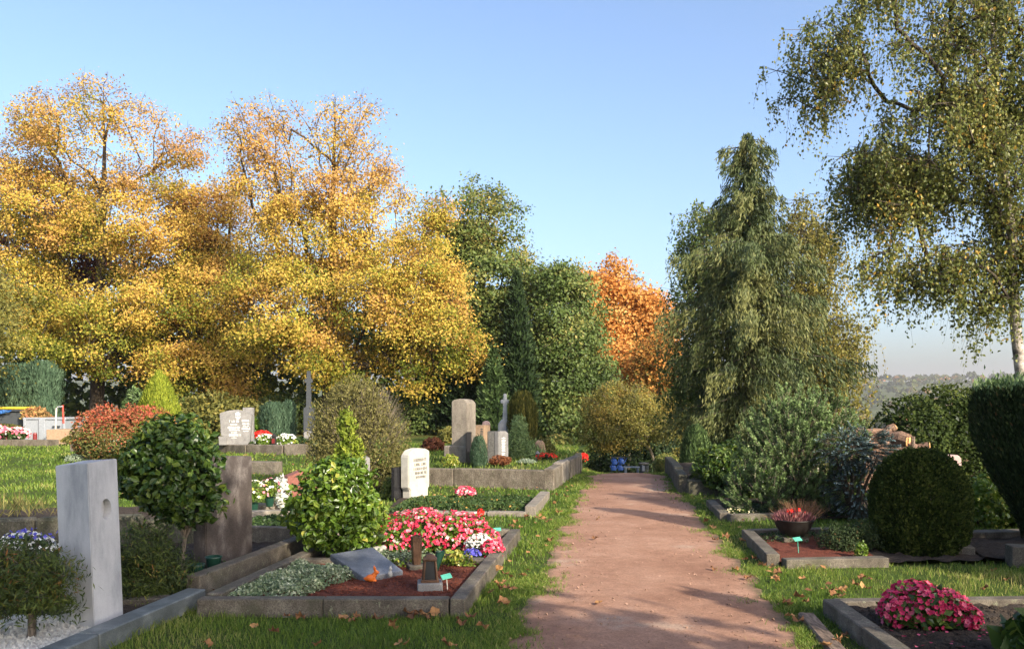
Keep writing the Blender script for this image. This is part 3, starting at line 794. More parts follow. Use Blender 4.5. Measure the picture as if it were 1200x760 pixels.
def shrub(name, label, cat, base, lobes, n, L, W, mat, bark=None, seed=0, tone=(.5, .22), six=False, inner=.75, outw=.8, up=.4, flat=0., droop=0.,
          stems=7, fold=.12, group=None, lump=.19, lumpf=3.4, tone_fn=None, dirup=0., inner_fill=.18, jit=.55, stem_r=.014, zmin=None):
    """leafy bush: leaves through the outer layer of lobes whose surface is lumpy"""
    g = np.random.default_rng(seed + 100)
    root = thing(name, label, cat, base, group)
    Ls = np.array([l[:6] for l in lobes])
    w_ = (Ls[:, 3] * Ls[:, 4] + Ls[:, 3] * Ls[:, 5] + Ls[:, 4] * Ls[:, 5])
    if len(lobes[0]) > 6: w_ = w_ * np.array([l[6] for l in lobes])
    nf = int(n * inner_fill)
    k = g.choice(len(Ls), n + nf, p=w_ / w_.sum())
    d = rdir(n + nf, g)
    d[:, 1] = np.where((d[:, 1] > .35) & (g.random(n + nf) < .6), -d[:, 1], d[:, 1])
    r = inner + (1 - inner) * g.random(n + nf) ** .5
    r[n:] = inner * (.75 + .2 * g.random(nf))
    r = np.where(g.random(n + nf) < .035, r * (1.04 + .14 * g.random(n + nf)), r)
    ph = g.random(3) * 9
    lumpv = vnoise(d[:, 0] * lumpf + ph[0] + k * 3.1, d[:, 2] * lumpf + ph[1] + d[:, 1] * lumpf * .7, seed) - .5
    r = r * (1 + lump * 2 * lumpv)
    C = Ls[k, :3] + d * Ls[k, 3:] * r[:, None]
    deep = np.zeros(n + nf, bool)
    for j in range(len(Ls)):
        q = np.linalg.norm((C - Ls[j, :3]) / Ls[j, 3:], axis=1)
        deep |= (q < inner * .8) & (k != j)
    zm = zmin if zmin is not None else base[2] + .02
    ok = ~deep & (C[:, 2] > zm)
    C, d, k = C[ok], d[ok], k[ok]; big = (np.arange(n + nf) >= n)[ok]
    m = len(C)
    nn = unit(d / Ls[k, 3:] * Ls[k, 3:].mean(1, keepdims=True))
    Nn = unit(nn * outw + [0, 0, up] + rdir(m, g) * jit)
    D = unit(rdir(m, g) + nn * .5 + [0, 0, dirup] + np.array([0, 0, -1.0]) * droop)
    s = (.7 + .6 * g.random(m)) * np.where(big, 2.2, 1)
    tn = tone[0] + tone[1] * g.normal(size=m) + .5 * tone[1] * lumpv[ok] * 3
    if tone_fn is not None: tn = tn + tone_fn(C, nn)
    leaf_part('foliage', C, D, Nn, L * s, W * s, np.clip(tn, 0, 1), mat, root, fold, six)
    if stems:
        mb = MB()
        for i in range(stems):
            l = Ls[g.integers(len(Ls))]
            e = l[:3] + rdir(1, g)[0] * l[3:] * .7
            e[2] = max(e[2], base[2] + .1)
            b0 = np.array(base) + np.append(g.normal(size=2) * .05, -.03)
            mid = (b0 + e) / 2 + np.append(g.normal(size=2) * .06, .05)
            mb.tube([b0, mid, e], [stem_r, stem_r * .75, stem_r * .3], 5)
        mb.build('stems', bark or M['bark'], root, kind=None)
    return root

def blossoms(name, C, Nn, size, tone, mat, parent, petals=4, g=rng, kind=None):
    n = len(C); size = size * .6
    Nn = unit(Nn)
    a = unit(np.cross(Nn, rdir(n, g))); b = np.cross(Nn, a)
    Cs, Ds, Ns = [], [], []
    for i in range(petals):
        t = 2 * np.pi * i / petals
        d = unit(math.cos(t) * a + math.sin(t) * b + Nn * .35)
        Cs.append(C + d * (size * .5)[:, None]); Ds.append(d); Ns.append(unit(Nn - d * .3))
    L = np.tile(size, petals)
    return leaf_part(name, np.concatenate(Cs), np.concatenate(Ds), np.concatenate(Ns), L, L * .9, np.tile(tone, petals), mat, parent, .1, kind=kind)

def flower_mound(name, label, cat, lobes, base, nleaf, nfl0, fl_size, fl_mat, leaf_mat='cover', seed=0, leafL=.05, top=.15, ft=(.5, .3), lt=(.5, .2), petals=4, group=None, cover=.95):
    g = np.random.default_rng(seed + 500); nfl = int(nfl0 * 1.9)
    root = shrub(name, label, cat, base, lobes, nleaf, leafL, leafL * .75, M[leaf_mat], M['greenplastic'], seed, lt, inner=.5, up=.7, stems=4, group=group, stem_r=.006, lump=.1)
    Ls = np.array([l[:6] for l in lobes])
    w_ = Ls[:, 3] * Ls[:, 4]
    k = g.choice(len(Ls), nfl * 3, p=w_ / w_.sum())
    d = rdir(nfl * 3, g); ok = d[:, 2] > top - 1 * (g.random(nfl * 3) < .1)
    d, k = d[ok][:nfl], k[ok][:nfl]
    lv = vnoise(d[:, 0] * 5 + k * 2.3, d[:, 2] * 5 + d[:, 1] * 4, seed + 3) - .5
    C = Ls[k, :3] + d * Ls[k, 3:] * (cover + .1 * g.random(len(d)) + .16 * lv)[:, None]
    C[:, 2] = np.maximum(C[:, 2], base[2] + .03)
    tn = np.clip(ft[0] + ft[1] * g.normal(size=len(d)) + .5 * lv, 0, 1)
    blossoms('blossoms', C, unit(d + .5 * rdir(len(d), g) + [0, -.15, .2]), fl_size * (.7 + .6 * g.random(len(d))), tn, M[fl_mat], root, petals, g)
    return root

def scale_hedge(name, label, cat, base, prof_fn, zr, n, L, W, mat, seed, tone=(.45, .2), up=1.0, rx=1., ry=1., group=None, rough=.06, stem=True, ang=None, streak=0., tone_fn=None):
    """clipped / columnar conifer: upright scale sprays over a surface of revolution r(z)"""
    g = np.random.default_rng(seed + 900)
    root = thing(name, label, cat, base, group)
    zz = zr[0] + (zr[1] - zr[0]) * g.random(n * 2)
    pr_ = prof_fn((zz - zr[0]) / (zr[1] - zr[0]))
    keep = g.random(n * 2) < (pr_ / pr_.max() + .05)
    zz, pr_ = zz[keep][:n], pr_[keep][:n]; m = len(zz)
    a = g.random(m) * 2 * np.pi
    near = (np.sin(a) > .3) & (g.random(m) < .55)
    a[near] = -a[near]
    lv = vnoise(a * 3.2 * max(rx, .5) + 50, zz * 4.5, seed) - .5
    st = vnoise(a * 9 * max(rx, .4) + 30, zz * 1.4, seed + 1) - .5
    dep = 1 - .28 * g.random(m) ** 2.2
    rr_ = pr_ * dep * (1 + rough * 2.2 * lv + streak * st)
    top_cap = (g.random(m) < .0)
    C = np.stack([base[0] + rx * rr_ * np.cos(a), base[1] + ry * rr_ * np.sin(a), base[2] + zz + .02 * g.normal(size=m)], -1)
    out = np.stack([np.cos(a), np.sin(a), np.full(m, .15)], -1)
    D = unit(np.array([0, 0, up]) + out * .5 + rdir(m, g) * .35)
    Nn = unit(out + rdir(m, g) * .5)
    s = .7 + .6 * g.random(m)
    tn = tone[0] + tone[1] * g.normal(size=m) + tone[1] * 2.2 * lv * .8 + tone[1] * 1.5 * st
    if tone_fn is not None: tn = tn + tone_fn(C)
    leaf_part('foliage', C, D, Nn, L * s, W * s, np.clip(tn, 0, 1), mat, root)
    MB().tube([np.array(base) + [0, 0, -.05], np.array(base) + [0, 0, zr[1] * .6]], [.05 * max(rx, .6), .02], 6).build('stem', M['bark'], root)
    return root

# ------------------------------------------------------------------ headstones
def strokes(parent, o, f, n, rows, mat, name='inscription', seed=0, vertical=False):
    """rows of small raised letter-like strokes: (s0, s1, z, height)"""
    g = random.Random(seed); f = np.array(f, float); f /= np.linalg.norm(f); n = np.array(n, float); n /= np.linalg.norm(n)
    mb = MB(); up = np.array([0, 0, 1.0]); o = np.array(o, float)
    for s0, s1, z, h in rows:
        if vertical:
            a = z
            while a < h:
                l = g.uniform(.035, .06)
                c = o + f * (s0 + s1) / 2 + up * (a + l / 2) + n * .002
                for q in (-.5, .5) if g.random() < .6 else (0,):
                    mb.slab([(-(s1 - s0) / 2, -.008), ((s1 - s0) / 2, -.008), ((s1 - s0) / 2, .008), (-(s1 - s0) / 2, .008)], c + up * q * l * .6, f, n, .004, 0)
                mb.slab([(-.008, -l / 2), (.008, -l / 2), (.008, l / 2), (-.008, l / 2)], c + f * g.uniform(-.3, .3) * (s1 - s0), f, n, .004, 0)
                a += l * 1.35
            continue
        a = s0
        while a < s1:
            wd = h * g.uniform(.35, .7)
            c = o + f * (a + wd / 2) + up * z + n * .002
            t = h * .2
            mb.slab([(-wd / 2, -h / 2), (-wd / 2 + t, -h / 2), (-wd / 2 + t, h / 2), (-wd / 2, h / 2)], c, f, n, .004, 0)
            if g.random() < .6: mb.slab([(wd / 2 - t, -h / 2), (wd / 2, -h / 2), (wd / 2, h / 2), (wd / 2 - t, h / 2)], c, f, n, .004, 0)
            zz = g.choice([-.4, 0, .4]) * h
            mb.slab([(-wd / 2 + t, zz - t / 2), (wd / 2, zz - t / 2), (wd / 2, zz + t / 2), (-wd / 2 + t, zz + t / 2)], c, f, n, .0035, 0)
            a += wd * (1.25 if g.random() < .85 else 2.2)
    return mb.build(name, mat, parent, kind='stuff')

# tall grey marble block with a round recess, slightly leaning
base = np.array([-3.02, 6.16, .02])
ms = thing('marble_headstone', 'tall square grey marble headstone with a small oval recess, by white gravel', 'headstone', base)
fa = unit(np.array([.07, .28, 0])); na = np.array([fa[1], -fa[0], 0])
cor = np.array([-2.91, 5.95, .02])
mb = MB(); bm = bmesh.new()
bl = unit(np.array([-.31, .15, 0]))
q = [cor, cor + fa * .30, cor + fa * .30 + bl * .34, cor + bl * .34]
vb = [bm.verts.new(p) for p in q]; vt = [bm.verts.new(p + [-.05, 0, 1.2 + dz]) for p, dz in zip(q, (0, .012, -.01, -.03))]
bm.faces.new(vb[::-1]); bm.faces.new(vt)
for i in range(4): bm.faces.new([vb[i], vb[(i + 1) % 4], vt[(i + 1) % 4], vt[i]])
bmesh.ops.recalc_face_normals(bm, faces=bm.faces[:])
bmesh.ops.bevel(bm, geom=bm.edges[:], offset=.006, segments=2, affect='EDGES')
mb.bm(bm); bm.free()
blk = mb.build('block', M['marble'], ms)
# recess cut with a boolean cutter applied to the mesh
cut_c = cor + fa * .165 + np.array([-.032, 0, .86])
cb = bmesh.new()
K = 20
ra = [cb.verts.new(cut_c + na * .05 + fa * .055 * math.cos(2 * math.pi * i / K) + np.array([0, 0, .078]) * math.sin(2 * math.pi * i / K)) for i in range(K)]
rb = [cb.verts.new(cut_c - na * .06 + fa * .05 * math.cos(2 * math.pi * i / K) + np.array([0, 0, .072]) * math.sin(2 * math.pi * i / K)) for i in range(K)]
cb.faces.new(ra); cb.faces.new(rb[::-1])
for i in range(K): cb.faces.new([ra[i], rb[i], rb[(i + 1) % K], ra[(i + 1) % K]])
bmesh.ops.recalc_face_normals(cb, faces=cb.faces[:])
cme = bpy.data.meshes.new('cutter')
for v in cb.verts: v.co -= Vector(base)
cb.to_mesh(cme); cb.free()
co = bpy.data.objects.new('cutter', cme); COL.objects.link(co); co.location = base
md = blk.modifiers.new('recess', 'BOOLEAN'); md.object = co; md.operation = 'DIFFERENCE'; md.solver = 'EXACT'
bpy.context.view_layer.update()
dg = bpy.context.evaluated_depsgraph_get()
nm = bpy.data.meshes.new_from_object(blk.evaluated_get(dg))
blk.modifiers.clear(); blk.data = nm
bpy.data.objects.remove(co)

# brown granite slab, faces the path
bs = thing('brown_headstone', 'tall brown granite headstone with slanting top behind the dark glossy round tree', 'headstone', (-2.85, 7.95, .05))
fb = unit(np.array([.23, .65, 0])); nb = np.array([fb[1], -fb[0], 0])
MB().slab([(0, 0), (.70, 0), (.69, 1.10), (.1, 1.13), (0, 1.05)], (-2.85, 7.95, .0), fb, nb, .15, .008).build('slab', M['brownstone'], bs)
MB().slab([(-.06, 0), (.78, 0), (.78, .1), (-.06, .1)], np.array([-2.85, 7.95, -.02]) + nb * .04, fb, nb, .24, .008).build('plinth', M['brownstone'], bs)

# white headstone
wp = np.array([-1.72, 14.2, 0])
whs = thing('white_headstone', 'bright white headstone with a rounded shoulder and narrow foot above the dark green bed', 'headstone', wp)
fw_ = unit(np.array([.30, .52, 0])); nw = np.array([fw_[1], -fw_[0], 0])
MB().slab([(.05, 0), (.56, 0), (.56, .16), (.60, .18), (.60, .80), (.5, .84), (.3, .86), (.1, .83), (0, .74), (0, .2), (.05, .17)], wp, fw_, nw, .17, .015).build('slab', M['whitestone'], whs)
strokes(whs, wp, fw_, nw, [(.14, .5, .66, .05), (.16, .48, .585, .045), (.14, .5, .51, .045), (.18, .48, .44, .045), (.2, .46, .37, .04)], M['darkletters'], seed=3)
MB().slab([(0, 0), (.5, 0), (.5, .55), (0, .55)], wp + [-.24, -.02, 0], fw_, nw, .06, .005).build('shade_slab', M['black'], whs)  # black slab added as the strip of shade beside the stone

# grey headstone with white inscription on the left
gp0 = np.array([-9.35, 27.4, .25])
ghs = thing('grey_headstone', 'grey flared headstone with white lettering and a white emblem on the low wall', 'headstone', gp0)
fg = unit(np.array([.94, .10, 0])); ng = np.array([fg[1], -fg[0], 0])
MB().slab([(.1, 0), (.82, 0), (.9, .1), (.97, .98), (.75, 1.09), (.5, 1.13), (.2, 1.1), (-.04, 1.02), (.0, .3), (.08, .28)], gp0, fg, ng, .2, .015).build('slab', M['granite'], ghs)
MB().slab([(0, 0), (.34, 0), (.34, 1.2), (0, 1.2)], gp0 + fg * .62 - ng * .3, fg, ng, .2, .01).build('rear_slab', M['granite'], ghs)
MB().slab([(-.04, 0), (.2, 0), (.2, .28), (-.06, .28)], gp0 + ng * .08, fg, ng, .2, .01).build('corner_block', M['granite'], ghs)
strokes(ghs, gp0, fg, ng, [(.26, .56, .76, .065), (.3, .5, .66, .035), (.22, .6, .56, .065), (.26, .58, .48, .05), (.32, .5, .40, .03), (.26, .6, .32, .065), (.34, .5, .23, .03),
                           (.66, .9, .78, .065), (.68, .88, .68, .05), (.7, .86, .61, .03), (.66, .9, .53, .065), (.7, .86, .44, .03)], M['letters'], seed=5)
em = MB()
for k in range(4): em.slab([(-.075 + .04 * k, 0), (-.045 + .04 * k, 0), (-.045 + .04 * k, .07 + .03 * (k in (1, 2))), (-.075 + .04 * k, .06 + .03 * (k in (1, 2)))], gp0 + fg * .53 + [0, 0, .96] + ng * .003, fg, ng, .006, 0)
em.slab([(-.08, .08), (-.04, .0), (.0, -.03), (.05, 0), (.09, .08), (.03, .06), (0, .08), (-.03, .06)], gp0 + fg * .53 + [0, 0, .845] + ng * .003, fg, ng, .006, 0)
em.build('emblem', M['letters'], ghs)

# red granite block
rp = np.array([-3.42, 13.0, 0])
rg = thing('red_headstone', 'low red-brown granite headstone beside the flower vase, left of the glossy laurel', 'headstone', rp)
MB().slab([(0, 0), (.2, 0), (.62, 0), (.62, .58), (.3, .60), (0, .5)], rp, unit(np.array([.8, .6, 0])), unit(np.array([.6, -.8, 0])), .2, .01).build('slab', M['redgranite'], rg)

# terrace stones: narrow ends face the camera, inscribed sides face the path
def stele(name, label, px0, px1, vtop, Y, depth, mat, round_top=False, base_h=0, base_mat=None, twist=0., zb=.33):
    x0, x1 = X(px0, Y), X(px1, Y); H = Z(vtop, Y) - zb
    o = np.array([x0, Y, zb])
    t = thing(name, label, 'headstone', o)
    f = unit(np.array([1.0, twist, 0])); n = np.array([f[1], -f[0], 0])
    wd = x1 - x0
    if round_top:
        ol = [(0, 0), (wd, 0), (wd, H * .93), (wd * .8, H * .985), (wd * .5, H), (wd * .15, H * .985), (0, H * .95)]
    else: ol = [(0, 0), (wd, 0), (wd, H), (0, H)]
    MB().slab(ol, o, f, n, depth, .012).build('shaft' if base_h else 'slab', mat, t)
    if base_h: MB().box((x0 + wd / 2, Y + depth / 2, zb + base_h / 2), (wd + .16, depth + .14, base_h), math.atan2(f[1], f[0]), .015).build('plinth', base_mat or mat, t)
    return t, o, f, n, wd, H
ob, oo, of_, on, ow, oh = stele('tall_headstone', 'tallest weathered grey stone pillar with arched top and plinth on the terrace', 529, 549, 467, 18.4, .5, M['sandstone'], True, .36, twist=-.35)
stele('black_headstone', 'thin polished black slab standing right against the tall grey pillar', 546, 552, 506, 17.9, .5, M['black'])
ts_, o, f, n, wd, H = stele('tan_headstone', 'tan stone slab with dark carved marks behind the blue-green dwarf conifer', 553, 568, 498, 19.4, .45, M['tanstone'], twist=-.3)
strokes(ts_, o, f, n, [(wd * .70, wd * .92, .15, H - .1)], M['darkletters'], seed=2, vertical=True)
stele('pink_headstone', 'narrow pinkish stone with rounded top showing behind the tan slab', 565, 574, 493, 20.6, .4, M['pinkstone'], True)
dg_, o, f, n, wd, H = stele('dark_headstone', 'dark speckled granite headstone with vertical white lettering on its lighter edge', 571, 586, 505, 18.2, .16, M['darkgranite'], twist=-.15)
o2 = np.array([X(584, 18.1), 18.12, .33]); f2 = unit(np.array([.5, .85, 0])); n2 = np.array([f2[1], -f2[0], 0])
MB().slab([(0, 0), (.42, 0), (.42, H * .93), (.3, H * 1.0), (.1, H * 1.0), (0, H)], o2, f2, n2, .1, .01).build('side_slab', M['granite'], dg_)
strokes(dg_, o2, f2, n2, [(.14, .28, .1, H - .16)], M['letters'], seed=9, vertical=True)
# pale stone cross on trapezoid base
cp = np.array([X(592, 21), 21, .3])
cr = thing('stone_cross', 'pale grey slender stone cross on a tapering base between gravestones and yew', 'cross', cp)
MB().slab([(-.19, 0), (.19, 0), (.14, .78), (.07, .90), (-.06, .92), (-.16, .80)], cp, (1, .1, 0), (.1, -1, 0), .2, .02).build('base', M['crossstone'], cr)
MB().slab([(-.06, .88), (.06, .88), (.045, 1.22), (.05, 1.3), (.11, 1.3), (.11, 1.39), (.045, 1.39), (.04, 1.54), (-.04, 1.54), (-.045, 1.39), (-.11, 1.39), (-.11, 1.3), (-.05, 1.3), (-.045, 1.22)],
          cp + [0, .05, 0], (1, .1, 0), (.1, -1, 0), .1, .012).build('shaft', M['crossstone'], cr)
# small arched stone at terrace end
ap = np.array([X(633, 20), 20, .3])
ar = thing('arched_headstone', 'small arched tan stone at the path end of the terrace', 'headstone', ap)
MB().slab([(0, 0), (.3, 0), (.3, .2), (.24, .36), (.14, .44), (.05, .40), (0, .28)], ap, (.5, .86, 0), (.86, -.5, 0), .16, .02).build('slab', M['tanstone'], ar)
# dark iron cross far left
ip = np.array([X(361, 30), 30, .2])
ic = thing('grey_cross', 'tall slim dark grey cross monument standing before the golden trees', 'cross', ip)
MB().slab([(-.17, 0), (.2, 0), (.2, 1.2), (.1, 1.25), (-.12, 1.25), (-.17, 1.2)], ip, (1, 0, 0), (0, -1, 0), .22, .015).build('base', M['ironblack'], ic)
MB().slab([(-.09, 1.24), (.09, 1.24), (.075, 2.1), (.13, 2.1), (.13, 2.25), (.07, 2.25), (.06, 2.52), (-.06, 2.52), (-.07, 2.25), (-.13, 2.25), (-.13, 2.1), (-.075, 2.1)], ip + [0, .05, 0], (1, 0, 0), (0, -1, 0), .12, .01).build('shaft', M['ironblack'], ic)
lg = np.array([X(356, 28), 28, .2])
t = thing('small_headstone', 'low grey stone beside the wild shrub near the dark cross', 'headstone', lg)
MB().slab([(0, 0), (.3, 0), (.28, .42), (.15, .5), (0, .42)], lg, (1, .1, 0), (.1, -1, 0), .15, .01).build('slab', M['granite'], t)
# grey stone half hidden behind the golden conifer
hp = np.array([X(424, 13.6), 13.6, 0])
t = thing('hidden_headstone', 'grey headstone half hidden behind the golden conifer and wild shrub', 'headstone', hp)
MB().slab([(0, 0), (.13, 0), (.13, .75), (0, .78)], hp, (1, .3, 0), (.3, -1, 0), .5, .01).build('slab', M['granite'], t)
# pink granite block right
pp = np.array([X(1107, 13), 13, 0])
t = thing('pink_headstone', 'pale pink granite headstone behind the clipped box dome on the right', 'headstone', pp)
MB().slab([(0, 0), (.30, 0), (.30, .77), (.25, .83), (.04, .83), (0, .80)], pp, (1, .2, 0), (.2, -1, 0), .35, .012).build('slab', M['pinkstone'], t)
dp = np.array([X(1126, 12.2), 12.2, 0])
t = thing('low_stone', 'low grey stone showing between box dome and lit ivy on the right', 'headstone', dp)
MB().slab([(0, 0), (.12, 0), (.12, .42), (0, .45)], dp, (1, .2, 0), (.2, -1, 0), .3, .01).build('slab', M['granite'], t)

# ------------------------------------------------------------------ things on the red mulch grave
sl = thing('slate_plaque', 'grey slate plaque lying tilted on the red mulch', 'plaque', (-1.3, 7.7, .08))
bm = bmesh.new()
tp = [np.array(p) for p in [(-1.29, 7.43, .12), (-.98, 7.68, .13), (-1.32, 8.10, .27), (-1.66, 7.78, .26)]]
a = [bm.verts.new(p) for p in tp]; b = [bm.verts.new(p - [0, 0, .06]) for p in tp]
bm.faces.new(a); bm.faces.new(b[::-1])
for i in range(4): bm.faces.new([a[i], b[i], b[(i + 1) % 4], a[(i + 1) % 4]])
bmesh.ops.recalc_face_normals(bm, faces=bm.faces[:]); bmesh.ops.bevel(bm, geom=bm.edges[:], offset=.006, segments=1, affect='EDGES')
MB().bm(bm).build('plate', M['slate'], sl); bm.free()
MB().slab([(0, 0), (.30, 0), (.30, .12), (0, .12)], (-1.60, 7.84, .05), unit(np.array([.31, .28, 0])), unit(np.array([.28, -.31, 0])), .08, .01).build('support', M['kerb'], sl)

def blob_figure(root, parts_, mat, name):
    bm = bmesh.new()
    for c, r_, s in parts_:
        ret = bmesh.ops.create_icosphere(bm, subdivisions=2, radius=1)
        for v in ret['verts']:
            v.co = Vector((c[0] + v.co.x * r_ * s[0], c[1] + v.co.y * r_ * s[1], c[2] + v.co.z * r_ * s[2]))
    me = bpy.data.meshes.new(name); bm.to_mesh(me); bm.free()
    me.materials.append(mat)
    o = bpy.data.objects.new(name, me); COL.objects.link(o); o.parent = root
    rm = o.modifiers.new('join', 'REMESH'); rm.mode = 'VOXEL'; rm.voxel_size = .006; rm.use_smooth_shade = True
    return o
rb_ = thing('rabbit_figurine', 'small orange rabbit figurine sitting on red mulch before the slate plaque', 'figurine', (-1.225, 7.40, .085))
blob_figure(rb_, [((0, 0, .035), .036, (1.25, .8, .95)), ((-.035, 0, .03), .02, (1, .8, 1)), ((.03, 0, .062), .024, (1, .8, 1)), ((.05, 0, .084), .021, (1.15, .85, .9)),
                  ((.028, .01, .118), .010, (.9, .6, 3.0)), ((.04, -.010, .114), .010, (1.1, .6, 2.6)), ((.035, .012, .012), .014, (1.4, .8, .8)), ((.035, -.012, .012), .014, (1.4, .8, .8)), ((-.052, 0, .032), .011, (1, 1, 1))], M['orangefig'], 'body')
gf = thing('grey_figurine', 'tiny grey animal figurine beside the slate plaque edge', 'figurine', (-1.075, 7.52, .10))
blob_figure(gf, [((0, 0, .03), .024, (1, .9, 1.4)), ((.004, 0, .075), .018, (1, .9, 1)), ((.01, .008, .10), .007, (.8, .7, 2)), ((.0, -.008, .10), .007, (.8, .7, 2))], M['greyfig'], 'body')
vz = np.array([-.895, 8.0, .08])
v_ = thing('bronze_vase', 'brown hexagonal grave vase on a small grey foot behind the lantern', 'vase', vz)
MB().box(vz + [0, 0, .015], (.17, .17, .06), .3, .006).build('foot', M['kerb'], v_)
MB().lathe(vz + [0, 0, .045], [(.040, 0), (.045, .05), (.056, .255), (.058, .262), (.046, .262), (.04, .2)], 6).build('body', M['bronze'], v_)
ln_ = np.array([-.685, 7.12, .085])
lt = thing('grave_lantern', 'brown bronze grave lantern with pyramid roof on a square granite foot', 'lantern', ln_)
MB().box(ln_ + [0, 0, .03], (.205, .205, .075), .12, .008).build('foot', M['granite'], lt)
fr = MB()
for sx in (-1, 1):
    for sy in (-1, 1):
        c, s = math.cos(.12), math.sin(.12)
        def rt_(x, y): return np.array([x * c - y * s, x * s + y * c])
        p0 = np.append(rt_(.058 * sx, .058 * sy), .07); p1 = np.append(rt_(.042 * sx, .042 * sy), .255)
        fr.tube([ln_ + p0, ln_ + p1], .011, 4)
fr.box(ln_ + [0, 0, .078], (.15, .15, .022), .12, .004); fr.box(ln_ + [0, 0, .25], (.11, .11, .018), .12, .004)
fr.build('frame', M['bronze'], lt)
MB().box(ln_ + [0, 0, .165], (.095, .095, .16), .12, 0, .78).build('panes', M['water'], lt)
MB().box(ln_ + [0, 0, .276], (.125, .125, .042), .12, .004, .3).build('roof', M['bronze'], lt)
gv = np.array([-.70, 7.85, .08])
gvo = thing('cone_vase', 'green plastic cone vase leaning in the soil behind the lantern', 'vase', gv)
MB().lathe(gv, [(.012, -.05), (.02, .03), (.046, .185), (.05, .19), (.042, .19), (.02, .06)], 12, tilt=(.22, .1)).build('cone', M['greenplastic'], gvo)
def plant_tag(p, label, h=.11, rz=.4):
    t = thing('plant_tag', label, 'plant label', p)
    MB().tube([np.array(p) + [.012, 0, -.02], np.array(p) + [0, 0, h]], .0045, 4).build('stake', M['whitepaint'] if h < .13 else M['tagplastic'], t)
    bm = bmesh.new(); bmesh.ops.create_cube(bm, size=1)
    for v in bm.verts:
        x, y, z = v.co.x * .085, v.co.y * .06, v.co.z * .004
        x, y = x * math.cos(rz) - y * math.sin(rz), x * math.sin(rz) + y * math.cos(rz)
        v.co = (p[0] + x, p[1] + y, p[2] + h + z + y * .45)
    MB().bm(bm).build('plate', M['tagplastic'], t); bm.free()
plant_tag((-.545, 7.08, .09), 'small mint green plant tag stuck in the red mulch by the lantern')
plant_tag((-.17, 9.95, .08), 'small green plant tag at the back corner of the begonia bed', .08, .1)
plant_tag((3.01, 9.0, .07), 'pale green plant tag on the mulch left of the flower bowl', .13, .2)
ws = thing('white_stone', 'rough white stone lying on grey-green cover behind the slate', 'stone', (-1.36, 8.62, .12))
blob_figure(ws, [((0, 0, .03), .05, (1.5, .9, .8)), ((.06, 0, .05), .035, (1, .9, .9)), ((-.06, .01, .02), .03, (1.2, .9, .8))], M['whitestone'], 'body')

# ------------------------------------------------------------------ flower bowl and vases
bp_ = np.array([X(930, 9.85), 9.85, .05])
bw = thing('flower_bowl', 'dark round planting bowl with red cyclamen and heather on a pale slab', 'planter', bp_)
MB().box(bp_ + [-.02, 0, .02], (.3, .26, .05), .1, .006).build('slab', M['kerb'], bw)
MB().lathe(bp_ + [0, 0, .045], [(.09, 0), (.12, .01), (.19, .10), (.225, .19), (.232, .2), (.21, .2), (.15, .17)], 20).build('bowl', M['bowl'], bw, smooth=True)
g = np.random.default_rng(77)
n = 1500
dd = rdir(n, g); dd[:, 2] = np.abs(dd[:, 2])
C = bp_ + [0, 0, .23] + dd * [.25, .23, .13] * (.4 + .6 * g.random((n, 1)))
leaf_part('heather', C, unit(dd + [0, 0, 1.2]), rdir(n, g), .07, .012, g.random(n), M['heather'], bw)
n = 420
C = bp_ + [.07, .02, .25] + np.stack([.16 * g.normal(size=n) * .8, .06 * g.normal(size=n), .2 * g.random(n) - .02], -1)
C[:, 0] += (C[:, 2] - bp_[2] - .25) * .3
leaf_part('tuft', C, unit(C - (bp_ + [.07, .02, .1]) + .05 * rdir(n, g)), rdir(n, g), .13, .006, g.random(n), M['drygrass'], bw)
C = bp_ + [-.02, -.06, .315] + g.normal(size=(26, 3)) * [.045, .035, .018]
blossoms('cyclamen', C, rdir(26, g) + [0, -.6, .8], np.full(26, .045), g.random(26), M['redfl'], bw, 4, g, 'stuff')

def vase_flowers(p, label, h, fl, fm, seed, spread=.14):
    g = np.random.default_rng(seed); p = np.array(p, float)
    t = thing('flower_vase', label, 'vase', p)
    MB().lathe(p, [(.05, 0), (.055, .02), (.07, h * .9), (.085, h), (.075, h), (.05, h * .5)], 12).build('pot', M['greenplastic'], t)
    n = 260; dd = rdir(n, g); dd[:, 2] = np.abs(dd[:, 2])
    leaf_part('leaves', p + [0, 0, h + .06] + dd * [spread, spread, spread * 1.1] * g.random((n, 1)) ** .5, rdir(n, g), unit(dd + [0, 0, .5]), .06, .035, g.random(n), M['laurel'], t)
    dd = rdir(fl, g); dd[:, 2] = np.abs(dd[:, 2])
    blossoms('blossoms', p + [0, 0, h + .08] + dd * [spread, spread, spread * 1.2], unit(dd + [0, -.5, .4]), np.full(fl, .042), g.random(fl), M[fm], t, 5, g)
    return t
vase_flowers((X(297, 12.3), 12.3, .02), 'green vase of pink and white flowers on the ground behind the brown headstone', .17, 36, 'mixfl', 11, .2)
vase_flowers((X(316, 12.6), 12.6, .1), 'dark urn with pink and yellow flowers beside the red-brown stone', .14, 30, 'mixfl', 12, .17)
for i, (x, y, lab) in enumerate([(-2.72, 7.40, 'dark green empty plastic vase at the left foot of the brown headstone'), (-2.70, 7.78, 'second dark green vase nearer the face of the brown headstone')]):
    p = np.array([x - .02, y, .05]); t = thing('grave_vase', lab, 'vase', p)
    MB().lathe(p, [(.045, 0), (.05, .02), (.068, .17), (.078, .19), (.07, .19), (.05, .1)], 14).build('pot', M['greenplastic'], t, smooth=True)

